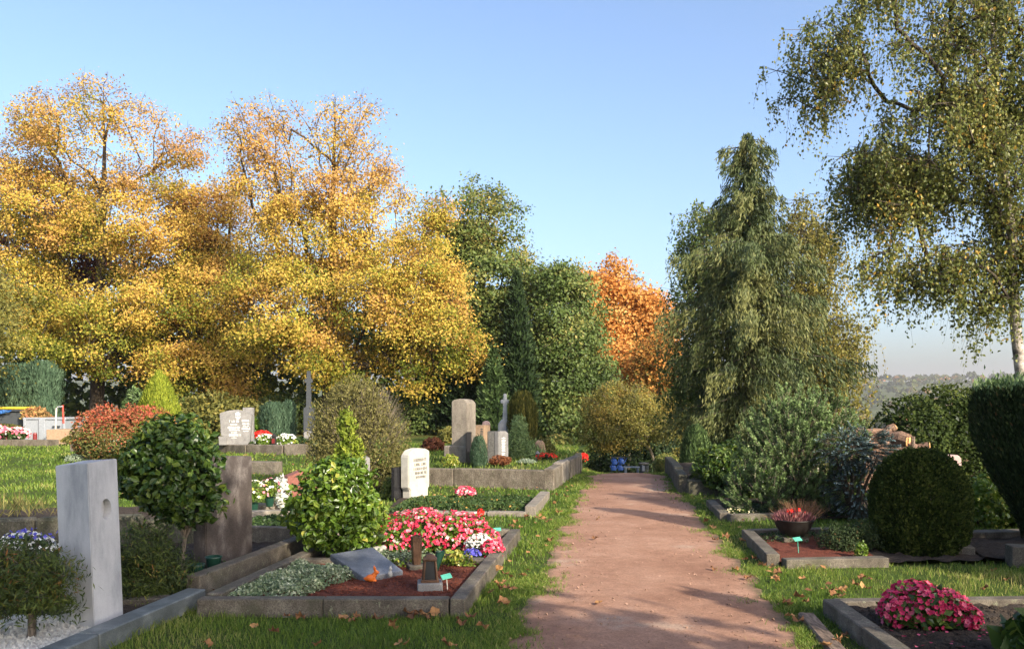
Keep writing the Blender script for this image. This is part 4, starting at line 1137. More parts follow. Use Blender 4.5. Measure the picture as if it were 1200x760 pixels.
# ------------------------------------------------------------------ skip corner at far left
def at_box(mb, u0, u1, v0, v1, Y, dep, bevel=.02):
    a, b = AT(u0, v1, Y), AT(u1, v0, Y)
    return mb.box(((a[0] + b[0]) / 2, Y + dep / 2, (a[2] + b[2]) / 2), (b[0] - a[0], dep, b[2] - a[2]), 0, bevel)
Yk = 36.0
sk = thing('metal_skip', 'pale grey metal skip heaped with brown clippings in front of the blue-green hedge', 'skip', (X(50, Yk), Yk, 0))
at_box(MB(), 27, 76, 491, 517, Yk, 2.0).build('tub', M['skip'], sk)
rim = MB(); at_box(rim, 26, 77, 489, 491.5, Yk - .05, 2.1)
for a, b in ((45, 52), (27, 30), (73, 76)): at_box(rim, a, b, 490, 516, Yk - .07, .06, .01)
rim.build('ribs', M['skip'], sk)
at_box(MB(), 61, 70, 498.5, 500, Yk - .12, .05, .01).build('handle', M['bin'], sk)
hp_ = shrub('clippings_heap', 'heap of brown and reddish plant clippings lying in the grey skip', 'clippings', (X(46, Yk), Yk + .9, Z(491, Yk)), [lb(29, 55, 478, 498, Yk + .9, .7), lb(42, 62, 486, 498, Yk + .9, .6)], 1500, .22, .1, M['brownclip'], None, 41, (.5, .3), inner=.8, stems=0)
bn = thing('dark_container', 'dark grey container with yellow lid edge and blue sheet at the left edge', 'container', (X(8, 37), 37, 0))
at_box(MB(), -30, 28, 482, 515, 37, 1.6).build('body', M['bin'], bn)
at_box(MB(), -32, 30, 479.5, 482, 36.9, 1.8).build('rim', M['bin'], bn)
at_box(MB(), -32, 29, 476.5, 479.3, 36.86, 1.8).build('lid', M['yellowplastic'], bn)
tarp = MB(); a = AT(-30, 487, 36.8); 
V = []; nxx = 16
for j in range(5):
    for i in range(nxx):
        u = -30 + (43) * i / (nxx - 1); v = 480 + (7.5 * (1 - .75 * (i / (nxx - 1)) ** 2)) * j / 4
        p = AT(u, v, 36.78); p[1] += .05 * math.sin(i * 1.7 + j); V.append(p)
tarp.add(V, [[j * nxx + i, j * nxx + i + 1, (j + 1) * nxx + i + 1, (j + 1) * nxx + i] for j in range(4) for i in range(nxx - 1)])
tarp.build('sheet', M['bluetarp'], bn)
rl = thing('tube_rail', 'white and red tube rail standing beside the grey skip', 'rail', (X(66, 34), 34, 0))
MB().tube([AT(64.5, 516, 34), AT(66, 478, 34), AT(67.5, 476.5, 34)], .035, 6).build('white_post', M['whitepaint'], rl)
MB().tube([AT(67.5, 476.5, 34), AT(73.5, 476, 34.3)], .03, 6).build('top_rail', M['skip'], rl)
MB().tube([AT(73.5, 474.5, 34.3), AT(74.5, 496, 34.3)], .035, 6).build('red_post', M['redpaint'], rl)
cb_ = thing('concrete_box', 'tan concrete planting box with grass on top beside the skip', 'planter', (X(70, 33), 33, 0))
at_box(MB(), 54, 86, 503, 522, 33, 1.2).build('box', M['tanstone'], cb_)
cn = thing('grave_candle', 'small dark red candle holder before the grey skip', 'candle', (X(41, 33), 33, .1))
MB().lathe((X(41, 33), 33, .12), [(.07, 0), (.08, .03), (.075, .26), (.05, .32)], 10).build('body', M['redglass'], cn)
cn = thing('grave_lantern', 'small dark grave lantern between white flowers on the raised bed', 'lantern', (X(321, 26.6), 26.6, .25))
MB().lathe((X(321, 26.6), 26.6, .28), [(.09, 0), (.09, .05), (.07, .08), (.07, .26), (.1, .28), (.03, .36)], 6).build('body', M['bowl'], cn)
MB().box((X(321, 26.6), 26.55, .42), (.08, .1, .14)).build('glass', M['redglass'], cn)

# ------------------------------------------------------------------ log pile right
lgx = [(1043, 514, 13.6, 1.05, .125, -.5), (1034, 528, 13.7, .9, .09, .3), (1022, 505, 13.7, .7, .045, .2), (1030, 514, 13.6, 1.0, .045, -.1), (1026, 520, 13.5, .9, .05, .15),
       (1056, 529, 13.5, .8, .14, -.4), (1022, 535, 13.6, .8, .07, 0.), (1052, 546, 13.6, .9, .15, -.2), (1028, 552, 13.6, .9, .14, .2), (1062, 561, 13.6, .9, .16, -.3), (1036, 568, 13.6, .9, .15, 0.), (1012, 564, 13.7, .8, .14, .1), (1041, 503, 13.75, .6, .06, .5)]
labs = ['thick log with a bright freshly cut end at the top of the pile', 'thin bark log low on the left of the log pile', 'short stick lying topmost left on the log pile', 'long thin bark branch lying across the log pile',
        'thin branch below the long branch on the log pile', 'medium log under the thick cut log on the pile', 'short bark piece in the left middle of the log pile', 'stout log hidden low in the pile behind the box dome',
        'stout log hidden low left in the pile behind the blue spruce', 'bottom right log of the pile behind the box dome', 'bottom middle log of the pile behind the box dome', 'bottom left log of the pile behind the blue spruce', 'stub of a branch sticking up behind the thick cut log']
for (u, v, Y, L, r_, a), lab in zip(lgx, labs):
    c = AT(u, v, Y)
    d = np.array([math.cos(a), math.sin(a), .06 * math.sin(u)]) * L / 2
    if 'stub' in lab: d = np.array([.1, 0, .06])
    t = thing('log', lab, 'log', c, 'logs in the wood pile')
    g2 = random.Random(int(u))
    if u == 1043: d = np.array([.2, -.2, -.02])
    pts = [c - d + (2 * d) * k / 5 + np.array([0, 0, g2.uniform(-.02, .02)]) for k in range(6)]
    MB().tube(pts, [r_ * g2.uniform(.88, 1.12) for _ in range(6)], 9).build('bark', M['logbark'], t)
    e = unit(d)
    MB().tube([pts[-1] + e * .002, pts[-1] + e * .012], [r_ * .93, r_ * .9], 12).build('cut_end', M['cutwood'], t)
post = thing('stake', 'upright grey wooden stake holding the right end of the log pile', 'stake', AT(1069, 560, 13.3))
MB().tube([AT(1069, 600, 13.3), AT(1070, 511, 13.3)], .03, 6).build('shaft', M['wood'], post)

# ------------------------------------------------------------------ far end of the path: watering cans, bench, bin
Yc = 33.0
zc = float(ground_z(X(724, Yc), Yc))
rk = thing('can_rack', 'dark metal rack with hooks for watering cans at the end of the path', 'rack', (X(724, Yc), Yc, zc))
fr = MB()
for u in (716.5, 732): fr.tube([(X(u, Yc), Yc, zc - .05), (X(u, Yc), Yc, Z(535, Yc))], .02, 6)
fr.tube([(X(716, Yc), Yc, Z(535.4, Yc)), (X(732.5, Yc), Yc, Z(535.4, Yc))], .02, 6)
fr.tube([(X(716, Yc), Yc, Z(542.4, Yc)), (X(732.5, Yc), Yc, Z(542.4, Yc))], .02, 6)
fr.build('frame', M['ironblack'], rk)
def can(u, v, lab):
    c = AT(u, v, Yc - .1)
    t = thing('watering_can', lab, 'watering can', c, 'blue watering cans on the rack')
    MB().lathe(c + [0, 0, -.13], [(.09, 0), (.095, .02), (.085, .16), (.06, .2), (.055, .19)], 12, .75).build('body', M['bluecan'], t, smooth=True)
    MB().tube([c + [.07, 0, -.1], c + [.14, 0, -.02], c + [.19, 0, .1]], [.025, .018, .014], 6).build('spout', M['bluecan'], t)
    MB().tube([c + [-.08, 0, -.06], c + [-.13, 0, .03], c + [-.07, 0, .1], c + [.03, 0, .09], c + [.05, 0, .05]], .012, 5).build('handle', M['bluecan'], t)
can(720.2, 540, 'blue watering can hanging top left on the rack'); can(728.5, 539.5, 'blue watering can hanging top right on the rack')
can(719.0, 547, 'blue watering can hanging bottom left on the rack'); can(727, 547, 'blue watering can hanging bottom right on the rack')
Yb = 32.0; zb = float(ground_z(X(742, Yb), Yb))
be = thing('park_bench', 'low grey bench standing at the shaded end of the path', 'bench', (X(742, Yb), Yb, zb))
for k in range(3): MB().box((X(740, Yb), Yb - .12 + .13 * k, Z(547, Yb)), (.62, .11, .035), 0, .005).build('slat', M['skip'], be)
for u in (733, 747): MB().box((X(u, Yb), Yb, (Z(547.6, Yb) + zb) / 2), (.06, .34, Z(547.6, Yb) - zb + .04), 0, .005).build('leg', M['skip'], be)
Yw = 31.5; zw = float(ground_z(X(754, Yw), Yw))
wb = thing('waste_bin', 'dark round waste bin with pale lid and grey front plate beside the bench', 'bin', (X(754.5, Yw), Yw, zw))
MB().lathe((X(755, Yw), Yw, zw - .03), [(.15, 0), (.16, .03), (.165, Z(543.5, Yw) - zw)], 16).build('body', M['bin'], wb)
MB().lathe((X(754.5, Yw), Yw, Z(543.5, Yw)), [(.19, 0), (.2, .02), (.19, .05), (.1, .065)], 16).build('lid', M['sandstone'], wb)
MB().box((X(753, Yw), Yw - .18, Z(548, Yw)), (.1, .02, .2), 0, .004).build('plate', M['skip'], wb)

# ------------------------------------------------------------------ big trees
def hi_orange(zlo, zhi, amp=.35):
    return lambda P: amp * sstep(zlo, zhi, P[:, 2]) - .12
def thin_top(zlo, zhi, least=.3):
    return lambda P: 1 - (1 - least) * sstep(zlo, zhi, P[:, 2])
Y1 = 47.0
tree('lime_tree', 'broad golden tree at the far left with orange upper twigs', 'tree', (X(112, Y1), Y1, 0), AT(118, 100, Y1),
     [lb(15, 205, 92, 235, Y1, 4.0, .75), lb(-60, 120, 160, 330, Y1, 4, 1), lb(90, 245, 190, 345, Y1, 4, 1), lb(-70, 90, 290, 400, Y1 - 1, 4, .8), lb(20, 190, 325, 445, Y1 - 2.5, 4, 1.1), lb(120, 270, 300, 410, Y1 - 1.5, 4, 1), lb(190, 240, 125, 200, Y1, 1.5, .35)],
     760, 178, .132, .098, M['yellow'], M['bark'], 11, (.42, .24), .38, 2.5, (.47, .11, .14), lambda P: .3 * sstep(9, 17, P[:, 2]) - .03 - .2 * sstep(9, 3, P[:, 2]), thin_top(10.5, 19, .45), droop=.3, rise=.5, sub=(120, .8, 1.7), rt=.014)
Y2 = 43.0
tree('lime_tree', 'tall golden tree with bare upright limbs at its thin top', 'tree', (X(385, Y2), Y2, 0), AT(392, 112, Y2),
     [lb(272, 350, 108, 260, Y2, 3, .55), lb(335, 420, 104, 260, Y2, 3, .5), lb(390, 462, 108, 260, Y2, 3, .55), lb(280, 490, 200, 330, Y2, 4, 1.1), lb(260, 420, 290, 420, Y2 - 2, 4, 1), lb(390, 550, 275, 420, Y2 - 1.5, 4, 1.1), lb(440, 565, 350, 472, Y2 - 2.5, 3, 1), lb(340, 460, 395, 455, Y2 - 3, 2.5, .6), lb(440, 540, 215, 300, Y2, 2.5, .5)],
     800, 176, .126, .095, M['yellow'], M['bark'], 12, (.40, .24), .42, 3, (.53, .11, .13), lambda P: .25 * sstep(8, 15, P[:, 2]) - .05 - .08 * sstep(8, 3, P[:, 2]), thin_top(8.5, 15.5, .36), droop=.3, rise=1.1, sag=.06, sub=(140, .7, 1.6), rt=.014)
Y3 = 49.0
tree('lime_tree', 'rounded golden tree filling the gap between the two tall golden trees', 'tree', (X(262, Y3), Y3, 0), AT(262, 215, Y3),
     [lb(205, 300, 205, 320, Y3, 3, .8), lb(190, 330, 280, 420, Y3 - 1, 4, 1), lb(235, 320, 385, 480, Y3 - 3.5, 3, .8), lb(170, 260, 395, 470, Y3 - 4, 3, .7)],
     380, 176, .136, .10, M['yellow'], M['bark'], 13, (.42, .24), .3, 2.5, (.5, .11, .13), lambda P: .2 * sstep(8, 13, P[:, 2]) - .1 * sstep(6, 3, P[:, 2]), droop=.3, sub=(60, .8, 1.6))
Y0 = 33.0
tree('olive_tree', 'grey-green tree reaching in at the left edge below the golden tree', 'tree', (X(-75, Y0), Y0, 0), AT(-70, 290, Y0),
     [lb(-150, 22, 285, 420, Y0, 3), lb(-120, 12, 380, 440, Y0, 3, .6)], 140, 130, .13, .08, M['olive'], M['bark'], 14, (.5, .25), .2, 2, (.5, .12, .12))
tree('copper_beech', 'dark red-brown tree glimpsed behind the left golden tree', 'tree', (X(30, 54), 54, 0), AT(40, 210, 54),
     [lb(-40, 100, 200, 380, 54, 4), lb(60, 160, 260, 400, 54, 4)], 200, 90, .26, .18, M['copper'], M['bark'], 15, (.9, .4), .35, 3, (.5, .2, .15))
Y4 = 47.0
tree('green_tree', 'tallest round-headed green tree right of the golden trees', 'tree', (X(562, Y4), Y4, 0), AT(565, 225, Y4),
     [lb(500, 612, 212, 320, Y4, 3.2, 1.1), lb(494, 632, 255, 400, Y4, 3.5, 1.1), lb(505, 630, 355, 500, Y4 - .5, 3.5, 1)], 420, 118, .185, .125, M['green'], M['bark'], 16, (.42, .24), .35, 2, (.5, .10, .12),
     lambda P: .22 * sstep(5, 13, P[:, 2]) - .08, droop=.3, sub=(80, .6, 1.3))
Y5 = 44.0
tree('green_tree', 'broad mid-green tree standing between the tallest green tree and the orange one', 'tree', (X(662, Y5), Y5, -.3), AT(660, 310, Y5),
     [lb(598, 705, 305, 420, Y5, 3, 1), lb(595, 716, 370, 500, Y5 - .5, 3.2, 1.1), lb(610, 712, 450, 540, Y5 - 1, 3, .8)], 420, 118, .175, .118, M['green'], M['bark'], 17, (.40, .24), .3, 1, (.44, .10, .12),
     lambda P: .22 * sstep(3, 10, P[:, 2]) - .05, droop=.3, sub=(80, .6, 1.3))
Y6 = 56.0
tree('orange_tree', 'bright orange autumn tree behind the path end', 'tree', (X(735, Y6), Y6, -3), AT(725, 303, Y6),
     [lb(672, 704, 300, 400, Y6, 1.4, 1), lb(694, 730, 297, 410, Y6, 1.6, 1), lb(722, 752, 314, 420, Y6, 1.6, 1), lb(742, 772, 322, 440, Y6, 1.4, 1), lb(758, 788, 345, 455, Y6, 1.4, 1), lb(690, 780, 370, 480, Y6, 3, 1.2)], 400, 105, .225, .165, M['orange'], M['bark'], 18, (.45, .34), .3, 2, (.6, .08, .14),
     None, droop=.15, sub=(70, .6, 1.3))
tree('orange_tree_shade', 'shaded right foot of the orange tree, shade put into browner leaves', 'tree', (X(775, 50), 50, -3), AT(770, 395, 50),
     [lb(748, 800, 392, 470, 50, 2., 1)], 80, 120, .2, .13, M['orange'], M['bark'], 19, (.6, .35), .2, 2, (.22, .12, .15))  # extra crown: shaded side of the orange tree, painted in browner leaf tones
Y7 = 36.5
tree('yellow_shrub_tree', 'low spreading yellow-green tree overhanging the path end', 'tree', (X(772, Y7), Y7 + .5, -1.5), AT(745, 470, Y7),
     [lb(684, 765, 446, 505, Y7, 1.6, 1), lb(735, 815, 462, 515, Y7, 1.5, .9), lb(676, 740, 478, 525, Y7, 1.4, .7), lb(700, 800, 480, 518, Y7 - .6, 1.2, .7)], 320, 95, .095, .045, M['olive'], M['barklight'], 20, (.20, .13), .06, .7, (.62, .12, .14),
     lambda P: .2 * sstep(0, 2, P[:, 2]) - .06, droop=.5, step=.4, rt=.007, sub=(55, .28, .62), twigs=2)
tree('far_green_tree', 'soft green tree behind the path end under the drooping spruce', 'tree', (X(812, 46), 46, -2.5), AT(812, 455, 46),
     [lb(775, 850, 450, 520, 46, 2), lb(790, 830, 490, 545, 45, 1.5)], 120, 110, .16, .11, M['green'], M['bark'], 21, (.5, .25), .15, 1, (.55, .12, .12))

shrub('dark_hedge', 'dark hedge added to paint the deep shade behind the blue watering cans and bench', 'hedge', (X(745, 39.5), 39.5, -1.8), [lb(690, 760, 512, 575, 39.5, .8), lb(735, 815, 508, 575, 39.5, .9)], 6500, .13, .08, M['darkcon'], None, 229, (.4, .25), inner=.8, stems=5, stem_r=.03)  # dark foliage added where only deep shade lies under the overhanging tree
# dark conifer spires in front of the green trees
def spire(r0): return lambda t: r0 * (1 - t) ** .8 * (.35 + .65 * sstep(0, .12, t)) + .03
def spire_tree(label, u, vt, vb, Y, r0, mat, seed, tone=(.4, .25), n=9000, L=.34, W=.1, zb=0, group=None):
    zt = Z(vt, Y) - zb
    return scale_hedge('cypress', label, 'cypress', (X(u, Y), Y, zb), spire(r0), (0, zt), n, L, W, mat, seed, tone, .3, rough=.30, group=group)
spire_tree('narrow dark green conifer spire before the tall green tree', 605, 318, 540, 41, 1.35, M['darkcon'], 31, n=11000, zb=-.2)
spire_tree('dark drooping conifer beside the tall grey pillar, under the golden leaves', 545, 408, 540, 42, 1.7, M['darkcon'], 32, (.3, .25), n=9000)
spire_tree('light green conifer right behind the pale stone cross', 578, 405, 520, 40, .95, M['pine'], 33, (.35, .2), n=6000)
spire_tree('second dark conifer behind the wild shrub, under the golden tree', 500, 425, 540, 43, 1.7, M['darkcon'], 34, (.25, .2), n=7000)

# understory mass behind the trees
n = 17000
ux = rng.uniform(-45, 6, n); uy = 49 + 6 * rng.random(n) + 1.5 * np.sin(ux)
hz_ = 5.8 + 2.5 * vnoise(ux * .35, uy * 0, 7)
C = np.stack([ux, uy, ground_z(ux, uy) + hz_ * rng.random(n)], -1)
leaf_part('understory', C, rdir(n), rdir(n), .52, .38, np.clip(rng.random(n) * .5, 0, 1), M['green'], None, kind='stuff')
n = 8000
ux = rng.uniform(1, 16, n); uy = 60 + 5 * rng.random(n)
C = np.stack([ux, uy, ground_z(ux, uy) + (3.6 + 1.8 * vnoise(ux * .5, uy * 0, 9)) * rng.random(n)], -1)
leaf_part('understory', C, rdir(n), rdir(n), .6, .42, np.clip(rng.random(n) * .6, 0, 1), M['green'], None, kind='stuff')
for i, (u, v, Y, lab) in enumerate([(210, 500, 44, 'dark low bush under the golden trees left of the grey headstone'), (255, 480, 38, 'light green bush just behind the grey headstone'), (470, 500, 42, 'dark bush under the golden tree behind the wild shrub'),
                                    (335, 490, 43, 'dark bush behind the blue-green cypress pair')]):
    shrub('bush', lab, 'bush', (X(u, Y), Y, 0), [(X(u, Y), Y, .9, 1.9, 1.2, 1.25), (X(u, Y) + 1.4, Y + .4, .7, 1.4, 1, 1.0)], 3200, .17, .1, M['green'] if i != 1 else M['olive'], None, 50 + i, (.4, .2))

# ------------------------------------------------------------------ weeping spruce, its neighbours
def weeping_conifer(name, label, cat, base, H, rad, mat, seed, nb=230, hang=(.25, .7), tone=(.5, .2), L=.11, W=.016, zlow=.06, per=34, side_bias=None):
    g = np.random.default_rng(seed)
    base = np.array(base, float)
    root = thing(name, label, cat, base)
    MB().tube([base + [0, 0, -.2], base + [.05, 0, H * .5], base + [0, 0, H]], [.17, .10, .012], 9).build('trunk', M['bark'], root)
    E0, E1, r0, r1 = [], [], [], []
    Cs, Ds, To = [], [], []
    for i in range(nb):
        f = zlow + (1 - zlow) * (i + g.random()) / nb
        a = i * 2.399 + g.normal() * .3
        rl = rad(f) * (.45 + .8 * g.random() ** .8)
        if side_bias: rl *= side_bias(a, f)
        dirh = np.array([math.cos(a), math.sin(a), 0])
        k = 7
        t = np.linspace(0, 1, k)
        z = base[2] + H * f + rl * (.12 * t - .55 * t ** 2 + .28 * t ** 3) 
        pts = base * [1, 1, 0] + dirh[None] * (rl * t)[:, None]; pts[:, 2] = z
        pts[:, :2] += g.normal(size=(k, 2)) * .03 * rl
        E0.append(pts[:-1]); E1.append(pts[1:])
        rr = .028 * (1 - t) * min(1, rl) + .004
        r0.append(rr[:-1]); r1.append(rr[1:])
        tb = g.normal() * tone[1]
        m = int(per * max(rl, .35))
        s = g.uniform(.12, 1.0, m)
        bi = np.minimum((s * (k - 1)).astype(int), k - 2); fr = s * (k - 1) - bi
        st = pts[bi] * (1 - fr)[:, None] + pts[bi + 1] * fr[:, None]
        side = np.array([-dirh[1], dirh[0], 0])
        st2 = st + side * (g.normal(size=m) * .16 * (1.1 - s) * rl)[:, None]
        hl = g.uniform(*hang, m) * (1.15 - .5 * f)
        kk = 10
        q = np.linspace(.0, 1, kk)
        P = st[:, None] * (1 - np.minimum(q * 3, 1))[None, :, None] + st2[:, None] * np.minimum(q * 3, 1)[None, :, None]
        P = P - np.array([0, 0, 1.0]) * (hl[:, None] * q[None] ** 1.5)[..., None] + dirh * (hl[:, None] * q[None] * .25)[..., None]
        P = P + g.normal(size=P.shape) * .045
        Cs.append(P.reshape(-1, 3))
        Ds.append(unit(np.array([0, 0, -1.0]) * .9 + dirh * .45 + rdir(m * kk, g) * .55))
        To.append(np.repeat(tone[0] + tb + .12 * g.normal(size=m), kk) + np.tile(.25 * (q - .4), m))
    V, Q = tubes(np.concatenate(E0), np.concatenate(E1), np.concatenate(r0), np.concatenate(r1), 4)
    part('branches', V, Q, M['bark'], root, kind='stuff')
    C = np.concatenate(Cs); D = np.concatenate(Ds); N_ = len(C)
    leaf_part('crown', C, D, rdir(N_, g), L * (.7 + .6 * g.random(N_)), W * 2.2, np.clip(np.concatenate(To), 0, 1), mat, root)
    return root
Ys = 24.0; zs = float(ground_z(X(880, Ys), Ys))
weeping_conifer('weeping_spruce', 'tall weeping spruce with hanging needle curtains right of the path', 'spruce', (X(878, Ys), Ys, zs), Z(156, Ys) - zs,
                lambda f: 2.55 * min(1, (1 - f) / .5) ** .85 * (.80 + .22 * math.sin(f * 41)) + .16 + (.22 if .9 < f < .96 else 0), M['spruce'], 61, nb=230, hang=(.25, .8), L=.155, per=25, tone=(.54, .22), side_bias=lambda a, f: .74 + .5 * float(vnoise(np.array([a % 6.283 * 1.1 + 40]), np.array([f * 6.]), 77)[0]))

def weeping_tree(name, label, cat, base, top, lobes, ntips, mat, bark, seed, strands=5, hang=(.4, 1.2), per=16, L=.05, W=.036, tr=.12, h0=2, tone=(.5, .15, .15), rise=.5, tone_fn=None, spread=.4, trunk_pts=None, sag=.15, jit=.05, back=.5, rt=.0085, inner=.3, sub=None):
    g = np.random.default_rng(seed)
    root = thing(name, label, cat, base)
    if sub: lobes = sub_lobes(lobes, sub[0], sub[1], sub[2], g)
    tips, out = lobe_tips(lobes, ntips, g, inner, back)
    P, par, cnt, ti = tree_skeleton(base, top, tips, h0, seed=seed, step=.45, rise=rise, sag=sag, wander=.10)
    r = np.minimum(rt * np.maximum(cnt, 1) ** .5, tr * .32)
    r[:13] = np.maximum(tr * np.linspace(1, .42, 13) ** 1.0, .02)
    c = np.arange(1, len(P)); p = par[1:]
    R0 = np.minimum(r[p], r[c] * 1.5); R0[:12] = r[:12]
    trunk = c <= 12
    mid = (r[c] > .022) & ~trunk; sm = (r[c] <= .022) & ~trunk
    V1, Q1 = tubes(P[p[trunk]], P[c[trunk]], R0[trunk], r[c[trunk]], 12); part('trunk', V1, Q1, bark, root, None, True)
    if mid.any():
        V1, Q1 = tubes(P[p[mid]], P[c[mid]], R0[mid], r[c[mid]], 6); part('limbs', V1, Q1, M['bark'], root, None, True, kind='stuff')
    n = ntips * strands
    i = np.repeat(np.arange(len(tips)), strands); n = len(i)
    st = P[ti][i] + g.normal(size=(n, 3)) * [spread, spread, spread * .35]
    hl = g.uniform(*hang, n)
    q = np.linspace(0, 1, per)
    sw = g.normal(size=(n, 2)) * .22
    SP = st[:, None] + np.stack([sw[:, None, 0] * q[None] * hl[:, None], sw[:, None, 1] * q[None] * hl[:, None], -hl[:, None] * q[None] ** 1.25], -1)
    A0 = np.concatenate([P[p[sm]], P[ti][i], SP[:, 0], SP[:, per // 2]]); A1 = np.concatenate([P[c[sm]], st, SP[:, per // 2], SP[:, -1]])
    B0 = np.concatenate([R0[sm], np.full(n, .005), np.full(n, .003), np.full(n, .002)]); B1 = np.concatenate([r[c[sm]], np.full(n, .003), np.full(n, .002), np.full(n, .001)])
    V2, Q2 = tubes(A0, A1, B0, B1, 3); part('branches', V2, Q2, M['bark'], root, kind='stuff')
    C = (SP + g.normal(size=SP.shape) * jit).reshape(-1, 3); N_ = len(C)
    tb = (tone[0] + tone[1] * g.normal(size=len(tips)))[i]
    if tone_fn is not None: tb = tb + tone_fn(P[ti][i])
    tn = np.repeat(tb, per) + tone[2] * g.normal(size=N_)
    D = unit(rdir(N_, g) * .8 + [0, 0, -.9])
    s = .65 + .7 * g.random(N_)
    leaf_part('crown', C, D, unit(rdir(N_, g) + [0, 0, .35]), L * s, W * s, np.clip(tn, 0, 1), mat, root)
    return root
Yd = 28.0; zd = float(ground_z(X(822, Yd), Yd))
weeping_tree('dark_birch', 'dark small-leaved tree behind the left side of the weeping spruce', 'tree', (X(828, Yd), Yd, zd), AT(838, 290, Yd),
             [lb(786, 840, 300, 470, Yd, 1.2), lb(802, 862, 226, 350, Yd, 1.2), lb(790, 840, 400, 500, Yd, 1.1)], 260, M['green'], M['bark'], 62, 6, (.3, .8), 13, .095, .065, .1, 2, (.3, .12, .15), spread=.35)
Yr = 27.0; zr_ = float(ground_z(X(960, Yr), Yr))
weeping_tree('pale_birch', 'yellow-green birch behind the right side of the weeping spruce', 'birch', (X(955, Yr), Yr, zr_), AT(945, 262, Yr),
             [lb(900, 985, 222, 360, Yr, 1.6), lb(920, 1005, 320, 470, Yr, 1.6), lb(930, 1008, 400, 520, Yr, 1.5)], 330, M['olive'], M['birchbark'], 63, 6, (.4, 1.1), 14, .09, .065, .12, 2, (.62, .12, .15), spread=.35)
Yi = 13.0; zi = float(ground_z(X(1195, Yi), Yi))
weeping_tree('birch', 'large weeping birch with pale trunk at the right edge', 'birch', (X(1212, Yi), Yi, zi - .1), (X(1172, Yi), Yi, 8.3),
             [lb(1100, 1215, -60, 200, Yi, .7, 1.3), lb(940, 1110, -60, 120, Yi, 1.3, .9), lb(915, 1010, 20, 130, Yi, .8, .6), lb(1040, 1290, -80, 160, Yi, 1.8, 1), lb(985, 1190, 90, 250, Yi, 1.5, 1.1), lb(975, 1090, 170, 270, Yi, 1.0, .75), lb(1130, 1330, 120, 300, Yi, 1.6, .9), lb(1005, 1150, 285, 345, Yi - .2, .8, 1.3), lb(1130, 1300, 240, 350, Yi, 1.0, 1.1), lb(975, 1040, 245, 360, Yi, .5, .9), lb(1090, 1190, 320, 375, Yi, .5, .6)],
             640, M['birch'], M['birchbark'], 64, 7, (.25, .8), 19, .052, .038, .095, 3.0, (.55, .12, .17), rise=.25, spread=.15, back=.8, jit=.04, sub=(150, .28, .6))

# ------------------------------------------------------------------ right-hand shrubs and hedges
def pine_bush(name, label, cat, base, lobes, nsh, mat, seed, L=.17, nl=.075, per=30, tone=(.5, .2), flat=0, up=1.0, wdt=.009, stems=9, tight=0):
    g = np.random.default_rng(seed)
    base = np.array(base, float)
    root = thing(name, label, cat, base)
    Ls = np.array([l[:6] for l in lobes]); w_ = Ls[:, 3] * Ls[:, 5]
    k = g.choice(len(Ls), nsh, p=w_ / w_.sum())
    d = rdir(nsh, g); d[:, 1] = np.where((d[:, 1] > .3) & (g.random(nsh) < .5), -d[:, 1], d[:, 1])
    rr = .70 + .36 * g.random(nsh) ** .6
    C = Ls[k, :3] + d * Ls[k, 3:] * rr[:, None]
    C[:, 2] = np.maximum(C[:, 2], base[2] + .04 + .1 * g.random(nsh))
    ax = unit(d * (.6 if tight else .55) + np.array([0, 0, up]) * (.8 if not flat else 0) + rdir(nsh, g) * .3 + np.array([0, 0, -.12]) * flat + d * flat * [1, 1, 0])
    sl_ = L * (.7 + .6 * g.random(nsh))
    t = g.random((nsh, per))
    P = C[:, None] + ax[:, None] * (sl_[:, None] * t)[..., None]
    sd = rdir(nsh * per, g).reshape(nsh, per, 3)
    sd = unit(sd - ax[:, None] * (sd * ax[:, None]).sum(-1, keepdims=True))
    D = unit(sd * (.75 if tight else .8) + ax[:, None] * (.8 if tight else .8))
    nll = nl * (1.1 - .5 * t)
    P = P + D * (nll * .5)[..., None]
    tn = np.clip((tone[0] + tone[1] * g.normal(size=nsh))[:, None] + .75 * (t - .55) + .1 * g.normal(size=(nsh, per)), 0, 1)
    N_ = nsh * per
    leaf_part('foliage', P.reshape(-1, 3), D.reshape(-1, 3), rdir(N_, g), nll.ravel(), wdt, tn.ravel(), mat, root)
    mb = MB()
    for i in range(stems):
        e = Ls[i % len(Ls), :3] + rdir(1, g)[0] * Ls[i % len(Ls), 3:] * .6; e[2] = max(e[2], base[2] + .2)
        mb.tube([base + [0, 0, -.05], (base + e) / 2 + [0, 0, .05], e], [.035, .022, .008], 5)
    mb.build('stems', M['bark'], root)
    A1 = C + ax * sl_[:, None] * .8
    V, Q = tubes(C - ax * .06, A1, np.full(nsh, .005), np.full(nsh, .003), 3)
    part('shoots', V, Q, M['bark'] if flat else M['barklight'], root, kind='stuff')
    return root
Ym = 12.6
pine_bush('mugo_pine', 'big bushy mountain pine with upright shoots at the right of the path', 'pine', (X(920, Ym), Ym, 0),
          [lb(868, 985, 480, 600, Ym, .75), lb(890, 965, 462, 560, Ym, .6), lb(925, 1005, 470, 590, Ym + .1, .7), lb(852, 920, 535, 610, Ym - .2, .55), lb(930, 1000, 540, 612, Ym - .1, .6)], 950, M['pine'], 71, .20, .062, 48, (.68, .16), wdt=.015, tight=1)
Ybs = 11.9
pine_bush('blue_spruce', 'low spreading blue spruce with silvery tips before the log pile', 'spruce', (X(1000, Ybs), Ybs, 0),
          [lb(962, 1010, 508, 545, Ybs, .45), lb(985, 1040, 505, 548, Ybs, .45), lb(972, 1045, 545, 600, Ybs, .5)], 760, M['bluespruce'], 72, .15, .028, 44, (.40, .24), flat=1, up=.1, wdt=.010)
